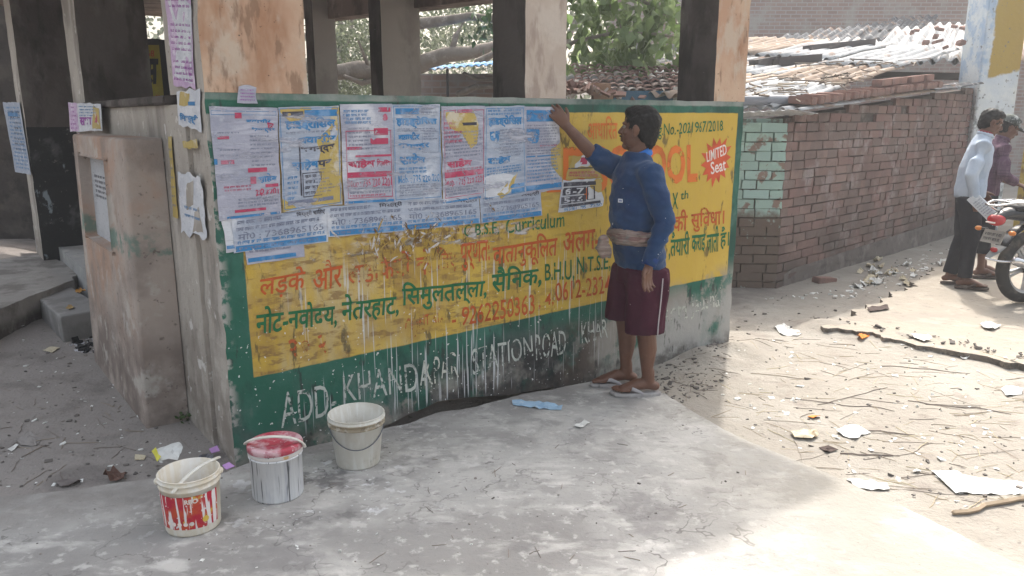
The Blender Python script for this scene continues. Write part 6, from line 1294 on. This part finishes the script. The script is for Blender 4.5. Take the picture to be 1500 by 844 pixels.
# broken concrete ramp and rubble by the entrance
rp_ = [at_z(x, y, .22).to_2d() for x, y in ((-60, 392), (20, 376), (64, 372), (100, 386), (114, 396), (108, 410), (60, 428), (0, 452), (-80, 480))]
rp_ = ragged_line(rp_, .04, .03, 12); mb = MB(); mb.prism([(p.x, p.y) for p in reversed(rp_)], -.15, .22)
o_ = mb.build('ramp', mat('ramp_earth', (.28, .26, .245), [dict(c=(.15, .135, .125), n=(3, .48, .62), amt=.8), dict(c=(.34, .32, .30), n=(6, .5, .65), amt=.6), dict(c=(.06, .05, .045), n=(7, .3, .55), g=[(Z1, .15, .04)], amt=.9)], rough=.95, bump=[(12, .6, .03), (50, .5, .008)])); bv = o_.modifiers.new('b', 'BEVEL'); bv.width = .03; bv.segments = 3; tag(o_, 'broken earthen ramp with undercut shade painted along its foot, leading to the shelter entrance', 'ramp')  # sides are straight; the undercut's shade is painted dark towards the foot

# ================================================================== LITTER
rng = random.Random(5)
def gh(p): return gz(p.x, p.y)
scrapw = mat('scrap_paper', (.66, .66, .64), [dict(c=(.5, .48, .45), n=(14, .5, .65), amt=.6)], rough=.8, bump=[(40, .4, .004)]); scrapc = mat('cream_paper', (.52, .46, .34), [dict(c=(.3, .2, .12), n=(30, .55, .62), amt=.7)], rough=.8); scrapy = mat('yellow_scrap', (.60, .56, .08), rough=.7); scrapv = mat('violet_scrap', (.50, .28, .58), rough=.7); scrapb = mat('light_blue_scrap', (.36, .52, .68), [dict(c=(.25, .40, .58), n=(20, .5, .62), amt=.7), dict(c=(.6, .66, .7), n=(24, .56, .66), amt=.6)], rough=.7, bump=[(30, .6, .008)])
orgs = mat('orange_scrap', (.62, .20, .03), rough=.7); dks = mat('dark_scrap', (.07, .05, .045), rough=.9); brs = mat('brown_rag', (.13, .075, .06), rough=.95, bump=[(30, .6, .01)])
def scrap(name, lb, poly, m, zg=None, crump=.012, cat='paper scrap', group=None, thick=.002, lift=.0):
    P = [at_z(x, y, 0 if zg is None else zg) for x, y in poly]
    c = sum(P, Vector())/len(P); n = len(P); sub = []
    q = ragged_line([p.to_2d() for p in P], .025, .006, rng.uniform(0, 50)); n = len(q); c2 = c.to_2d(); sd_ = rng.uniform(0, 50); zb = (gz(c.x, c.y) if zg is None else zg)+.004+lift
    V = []; Fc = []; R_ = 4
    for k in range(1, R_+1):
        for p in q:
            w_ = (p-c2)*(k/R_); z = zb+crump*abs(mnoise.noise(Vector((w_.x*16+sd_, w_.y*16, sd_))))*1.8*(.35+.65*k/R_); V.append(Vector((w_.x, w_.y, z-zb)))
    V.append(Vector((0, 0, crump*.4))); ci = len(V)-1
    Fc = [(ci, i, (i+1) % n) for i in range(n)]+[((k-1)*n+i, k*n+i, k*n+(i+1) % n, (k-1)*n+(i+1) % n) for k in range(1, R_) for i in range(n)]
    o = mesh(name, V, Fc, m, None, False, Vector((c.x, c.y, zb))); s = o.modifiers.new('s', 'SOLIDIFY'); s.thickness = thick; s.offset = 1; tag(o, lb, cat, group); return o
scrap('paper_scrap', 'long light blue torn poster strip lying on the pavement', [(750, 588), (790, 589), (824, 597), (822, 602), (790, 600), (752, 595)], scrapb, 0, .014)
scrap('paper_scrap', 'small crumpled white scrap right of the blue strip on the pavement', [(840, 626), (856, 617), (864, 621), (850, 629)], scrapw, 0, .012)
scrap('paper_scrap', 'large bright white sheet lying on the sunlit dirt at the right edge', [(1364, 684), (1395, 683), (1425, 693), (1500, 700), (1530, 716), (1470, 718), (1400, 716)], scrapw, None, .012)
scrap('paper_scrap', 'white ragged scrap with dark edges below the middle of the sunlit dirt', [(1240, 692), (1258, 692), (1300, 700), (1304, 708), (1270, 708), (1252, 702)], scrapw, None, .015)
scrap('paper_scrap', 'star shaped white crumpled scrap in the middle of the sunlit dirt', [(1225, 625), (1245, 616), (1258, 618), (1276, 628), (1262, 632), (1254, 638), (1236, 632)], scrapw, None, .02)
scrap('paper_scrap', 'greyish white scrap with a dark shadowed flap, left of the star shaped one', [(1158, 626), (1185, 622), (1200, 630), (1190, 636), (1165, 633)], scrapc, None, .02)
scrap('paper_scrap', 'white sheet in the shade beyond the sunlit dirt', [(1134, 476), (1148, 472), (1176, 486), (1168, 490), (1146, 488)], scrapw, None, .015)
scrap('paper_scrap', 'white scrap caught at the broken edge of the road', [(1334, 500), (1348, 500), (1364, 508), (1352, 511), (1338, 506)], scrapw, None, .018)
scrap('plastic_bag', 'pale flattened plastic bag at the right end of the broken road edge', [(1400, 518), (1424, 518), (1432, 524), (1410, 528)], scrapw, None, .02, 'plastic bag')
scrap('plastic_bag', 'round white plastic pouch lying by the right edge of the picture', [(1466, 572), (1480, 568), (1498, 572), (1496, 580), (1474, 582)], scrapw, None, .03, 'plastic bag')
scrap('paper_scrap', 'white crumpled paper on the raised road', [(1436, 476), (1446, 472), (1466, 478), (1454, 484), (1442, 482)], scrapw, .05, .02)
scrap('paper_scrap', 'dark and white folded wrapper on the raised road near the hut', [(1270, 451), (1300, 448), (1303, 453), (1274, 457)], dks, .05, .012)
scrap('wrapper', 'bright orange wrapper lying among straw near the road edge', [(1254, 496), (1264, 491), (1274, 495), (1262, 500)], orgs, None, .02, 'wrapper')
scrap('wrapper', 'tiny orange scrap at the left end of a long twig', [(1184, 604), (1190, 602), (1202, 605), (1192, 608)], orgs, None, .012, 'wrapper')
scrap('husk', 'dark oval seed husk in the middle of the sunlit dirt', [(1200, 646), (1214, 645), (1229, 650), (1212, 654)], dks, None, .02, 'husk')
scrap('paper_scrap', 'white oval leaf plate piece on the left dirt below the step', [(5, 482), (22, 474), (40, 478), (34, 482), (10, 486)], scrapw, None, .012)
scrap('paper_scrap', 'flat grey cardboard piece below the step', [(62, 508), (76, 502), (88, 504), (76, 511)], scrapc, None, .01)
scrap('paper_scrap', 'small cream printed card on the dirt left of the buckets', [(197, 656), (213, 658), (210, 664), (196, 664)], scrapc, None, .006)
scrap('paper_scrap', 'small white card on the far left dirt', [(10, 650), (22, 641), (26, 643), (16, 652)], scrapw, None, .006)
scrap('paper_scrap', 'flat grey torn cardboard on the far left dirt beside the coil', [(22, 634), (42, 626), (60, 634), (52, 644), (30, 643)], mat('grey_card', (.25, .23, .22), rough=.9), None, .012)
scrap('rag', 'twisted brown rag on the dirt left of the buckets', [(150, 692), (166, 684), (186, 684), (180, 694), (160, 698)], brs, None, .05, 'rag')
scrap('rag', 'flat grey strip of cloth left of the brown rag', [(80, 699), (100, 692), (118, 694), (110, 702), (88, 704)], mat('grey_rag', (.16, .14, .135), rough=.95), None, .02, 'rag')
scrap('packet', 'white packet with a yellow end standing behind the red labelled bucket', [(228, 676), (262, 664), (270, 672), (262, 690), (236, 694)], scrapw, 0, .015, 'packet', None, .002, .05)
scrap('packet', 'yellow torn packet end beside the white packet', [(224, 680), (230, 674), (238, 690), (232, 696)], scrapy, 0, .01, 'packet', None, .002, .06)
scrap('paper_scrap', 'small violet paper scrap at the foot of the corner, nearer the wall', [(326, 682), (336, 678), (344, 683), (332, 688)], scrapv, None, .01, 'paper scrap', None, .002, .03)
scrap('paper_scrap', 'small violet paper scrap behind the rim of the red labelled bucket', [(306, 658), (318, 654), (322, 660), (310, 664)], scrapv, None, .01, 'paper scrap', None, .002, .03)
scrap('plastic_bag', 'dark crumpled plastic bag between the corner and the red labelled bucket', [(288, 668), (304, 656), (312, 664), (306, 676), (292, 678)], mat('grey_film', (.16, .16, .18), rough=.3), None, .04, 'plastic bag')
scrap('leaf_scrap', 'orange brown dry leaf at the back of the step', [(110, 428), (118, 424), (126, 427), (116, 431)], mat('dry_leaf', (.45, .22, .05), rough=.8), .17, .02, 'dry leaf')
scrap('leaf_scrap', 'tan dry leaf at the front of the step', [(96, 453), (104, 448), (110, 452), (102, 455)], mat('tan_leaf', (.36, .24, .10), rough=.8), .17, .02, 'dry leaf')
for i in range(26):                                    # the spill of paper at the foot of the hut
    px = rng.gauss(1295, 34); py = 402-(px-1295)*.12+rng.gauss(0, 9); r_ = rng.uniform(4, 9)
    scrap('paper_scrap', 'crumpled pale paper in the litter heap along the foot of the hut', [(px-r_, py+rng.uniform(-2, 2)), (px-r_*.2, py-r_*.45), (px+r_, py+rng.uniform(-2, 2)), (px+r_*.2, py+r_*.4)], rng.choice((scrapw, scrapw, scrapw, scrapc, scrapc)), None, .045, 'paper scrap', 'crumpled papers along the foot of the hut')
o_ = proto.copy(); C.objects.link(o_); o_.location = at_z(1207, 412, 0)+Vector((0, 0, -.03)); o_.rotation_euler = (0, .1, .4); tag(o_, 'single brick lying on the ground at the foot of the hut wall', 'brick'); del o_['group']
# twigs, straw, chips, pebbles: nobody could count them
def inpoly(x, y, P):
    c = False; j = len(P)-1
    for i in range(len(P)):
        if (P[i][1] > y) != (P[j][1] > y) and x < (P[j][0]-P[i][0])*(y-P[i][1])/(P[j][1]-P[i][1])+P[i][0]: c = not c
        j = i
    return c
def scatter(n, poly, f):
    xs = [p[0] for p in poly]; ys = [p[1] for p in poly]; k = 0
    while k < n:
        x, y = rng.uniform(min(xs), max(xs)), rng.uniform(min(ys), max(ys))
        if inpoly(x, y, poly): f(at_z(x, y, -.02), x, y); k += 1
twig = mat('dry_twig', (.22, .185, .16), [dict(c=(.26, .21, .16), rnd=(.5, .8), amt=.8)], rough=.95, var=.3); strw = mat('pale_straw', (.42, .35, .24), rough=.9, var=.25); chip = mat('dark_chips', (.15, .135, .125), [dict(c=(.25, .22, .2), rnd=(.6, .8), amt=.8)], rough=.95, var=.3)
def surf(p):                                           # whatever the bits lie on
    for poly, z in ((SLAB, 0), (ROAD, .05)):
        if inpoly(p.x, p.y, poly): return z
    return gz(p.x, p.y)
SLAB = [(p.x, p.y) for p in sp]; ROAD = [(p.x, p.y) for p in rp]
def stick(mb, p, L, r, a, n=5):
    d = Vector((math.cos(a), math.sin(a), 0)); s = Vector((-d.y, d.x, 0)); sd_ = rng.uniform(0, 90); P = []
    for i in range(n+1):
        q = p+d*L*(i/n-.5)+s*L*.05*mnoise.noise(Vector((i*.5+sd_, 0, 0))); q.z = surf(q)+r+.006*abs(mnoise.noise(Vector((i*.9+sd_, 3, 0)))); P.append(q)
    mb.tube(P, [r]*n+[r*.5], 5)
RIGHT = [(1075, 510), (1180, 490), (1290, 498), (1500, 545), (1500, 745), (1380, 740), (1230, 690), (1120, 640), (1030, 595)]
mb = MB(); scatter(75, RIGHT, lambda p, x, y: stick(mb, p, rng.uniform(.05, .32), rng.uniform(.0009, .0019), rng.gauss(-.35, .55)))
scatter(60, [(1000, 500), (1075, 490), (1065, 560), (1010, 590), (975, 560)], lambda p, x, y: stick(mb, p, rng.uniform(.04, .14), .0016, rng.uniform(0, 3.1)))
scatter(40, [(0, 560), (220, 560), (300, 650), (200, 700), (0, 712)], lambda p, x, y: stick(mb, p, rng.uniform(.04, .18), .0018, rng.uniform(0, 3.1)))
scatter(26, [(450, 690), (900, 640), (1150, 700), (940, 830), (400, 840)], lambda p, x, y: stick(mb, p, rng.uniform(.02, .09), .0013, rng.uniform(0, 3.1)))
for (x0, y0), (x1, y1), r in (((1150, 580), (1310, 602), .0022), ((1250, 628), (1340, 636), .003), ((1100, 545), (1190, 556), .002), ((1232, 660), (1308, 666), .0035), ((1200, 592), (1300, 570), .0022), ((1290, 540), (1420, 552), .0025), ((1330, 590), (1480, 612), .0025)):
    a, b = at_z(x0, y0, -.02), at_z(x1, y1, -.02); stick(mb, (a+b)/2, (b-a).length, r, math.atan2((b-a).y, (b-a).x), 9)
tag(mb.build('twigs', twig), kind='stuff')
mb = MB(); scatter(150, RIGHT, lambda p, x, y: stick(mb, p, rng.uniform(.04, .2), rng.uniform(.0008, .0016), rng.gauss(-.3, .8)))
tag(mb.build('straw', strw), kind='stuff')
a, b = at_z(1398, 752, -.02), at_z(1520, 728, -.02); m2 = MB(); stick(m2, (a+b)/2, (b-a).length, .011, math.atan2((b-a).y, (b-a).x), 8); tag(m2.build('stick', mat('pale_stick', (.36, .28, .20), rough=.9)), 'thick pale stick lying at the lower right edge', 'stick')
def bit(mb, p, lo, hi, flat=.35):
    s = rng.uniform(lo, hi)*(1 if rng.random() < .85 else 1.8); ax = Vector((rng.gauss(0, 1), rng.gauss(0, 1), rng.gauss(0, .25))).normalized(); ay = Vector((0, 0, 1)).cross(ax).normalized(); q = p.copy(); q.z = surf(p)+s*.2
    mb.obox(q, ax, ay, ax.cross(ay), s, s*rng.uniform(.4, .9), s*flat, jit=s*.25)
mb = MB(); scatter(200, RIGHT, lambda p, x, y: bit(mb, p, .002, .008)); scatter(70, [(1070, 440), (1240, 420), (1420, 330), (1440, 360), (1330, 430), (1220, 480), (1075, 495)], lambda p, x, y: bit(mb, p, .004, .014))
scatter(170, [(-20, 480), (150, 500), (330, 670), (200, 700), (-20, 715)], lambda p, x, y: bit(mb, p, .002, .009)); scatter(120, [(100, 720), (380, 690), (900, 580), (1150, 690), (940, 840), (0, 840)], lambda p, x, y: bit(mb, p, .0015, .004)); scatter(190, [(960, 520), (1070, 500), (1060, 560), (1000, 590), (940, 550)], lambda p, x, y: bit(mb, p, .003, .010))
scatter(45, [(1215, 480), (1300, 491), (1500, 530), (1500, 540), (1290, 500)], lambda p, x, y: bit(mb, p, .004, .014))
tag(mb.build('rubble_chips', chip), kind='stuff')
mb = MB(); scatter(70, [(-20, 480), (150, 500), (330, 670), (200, 700), (-20, 715)], lambda p, x, y: bit(mb, p, .003, .009, .15)); scatter(160, RIGHT, lambda p, x, y: bit(mb, p, .004, .013, .12)); scatter(110, [(1110, 440), (1240, 425), (1400, 350), (1420, 370), (1300, 440)], lambda p, x, y: bit(mb, p, .006, .02, .15)); scatter(50, [(330, 760), (900, 640), (940, 840), (200, 840)], lambda p, x, y: bit(mb, p, .002, .005, .15))
tag(mb.build('pale_litter', scrapw), kind='stuff')
# ash and charred bits beside the step
mb = MB(); scatter(70, [(105, 492), (150, 478), (152, 512), (120, 516)], lambda p, x, y: bit(mb, p, .008, .022)); tag(mb.build('charred_litter', mat('char', (.02, .02, .022), rough=.9)), kind='stuff')
mb = MB(); scatter(90, [(100, 500), (150, 490), (152, 512), (110, 514)], lambda p, x, y: bit(mb, p, .003, .009, .2)); tag(mb.build('ash', mat('ash_grey', (.5, .5, .54), rough=.95)), kind='stuff')
# weeds at the foot of the block
wd = thing('weed', 'small green weed growing at the foot of the plaque block', 'weed', at_z(268, 614, -.03)); V, Fc = leaves([Vector((rng.gauss(0, .045), rng.gauss(0, .03), rng.uniform(.0, .05))) for _ in range(46)], .030, rng, -.3, .34)
mesh('leaves', V, Fc, leafmat('weed_leaf', (.05, .11, .03), (.09, .15, .05), .3), wd)
m2 = MB()
for k in range(9): a = k*.7; m2.tube([Vector((0, 0, -.02)), Vector((math.cos(a)*.02, math.sin(a)*.015, .02)), Vector((math.cos(a)*.05, math.sin(a)*.035, .045))], .0015, 5)
m2.build('stems', leafmat('weed_stem', (.06, .10, .03), (.08, .12, .04), .0), wd)

# ================================================================== HAZE
hzm = bpy.data.materials.new('haze'); hzm.use_nodes = True; t = hzm.node_tree
for n_ in list(t.nodes): t.nodes.remove(n_)
ou = t.nodes.new('ShaderNodeOutputMaterial'); pv = t.nodes.new('ShaderNodeVolumePrincipled'); pv.inputs['Color'].default_value = (.93, .95, 1, 1); pv.inputs['Density'].default_value = .0045; pv.inputs['Anisotropy'].default_value = .35
t.links.new(pv.outputs[0], ou.inputs['Volume'])
mb = MB(); mb.box(-45, 45, -12, 60, -1.4, 11.5); hzo = mb.build('haze', hzm); tag(hzo, kind='stuff')
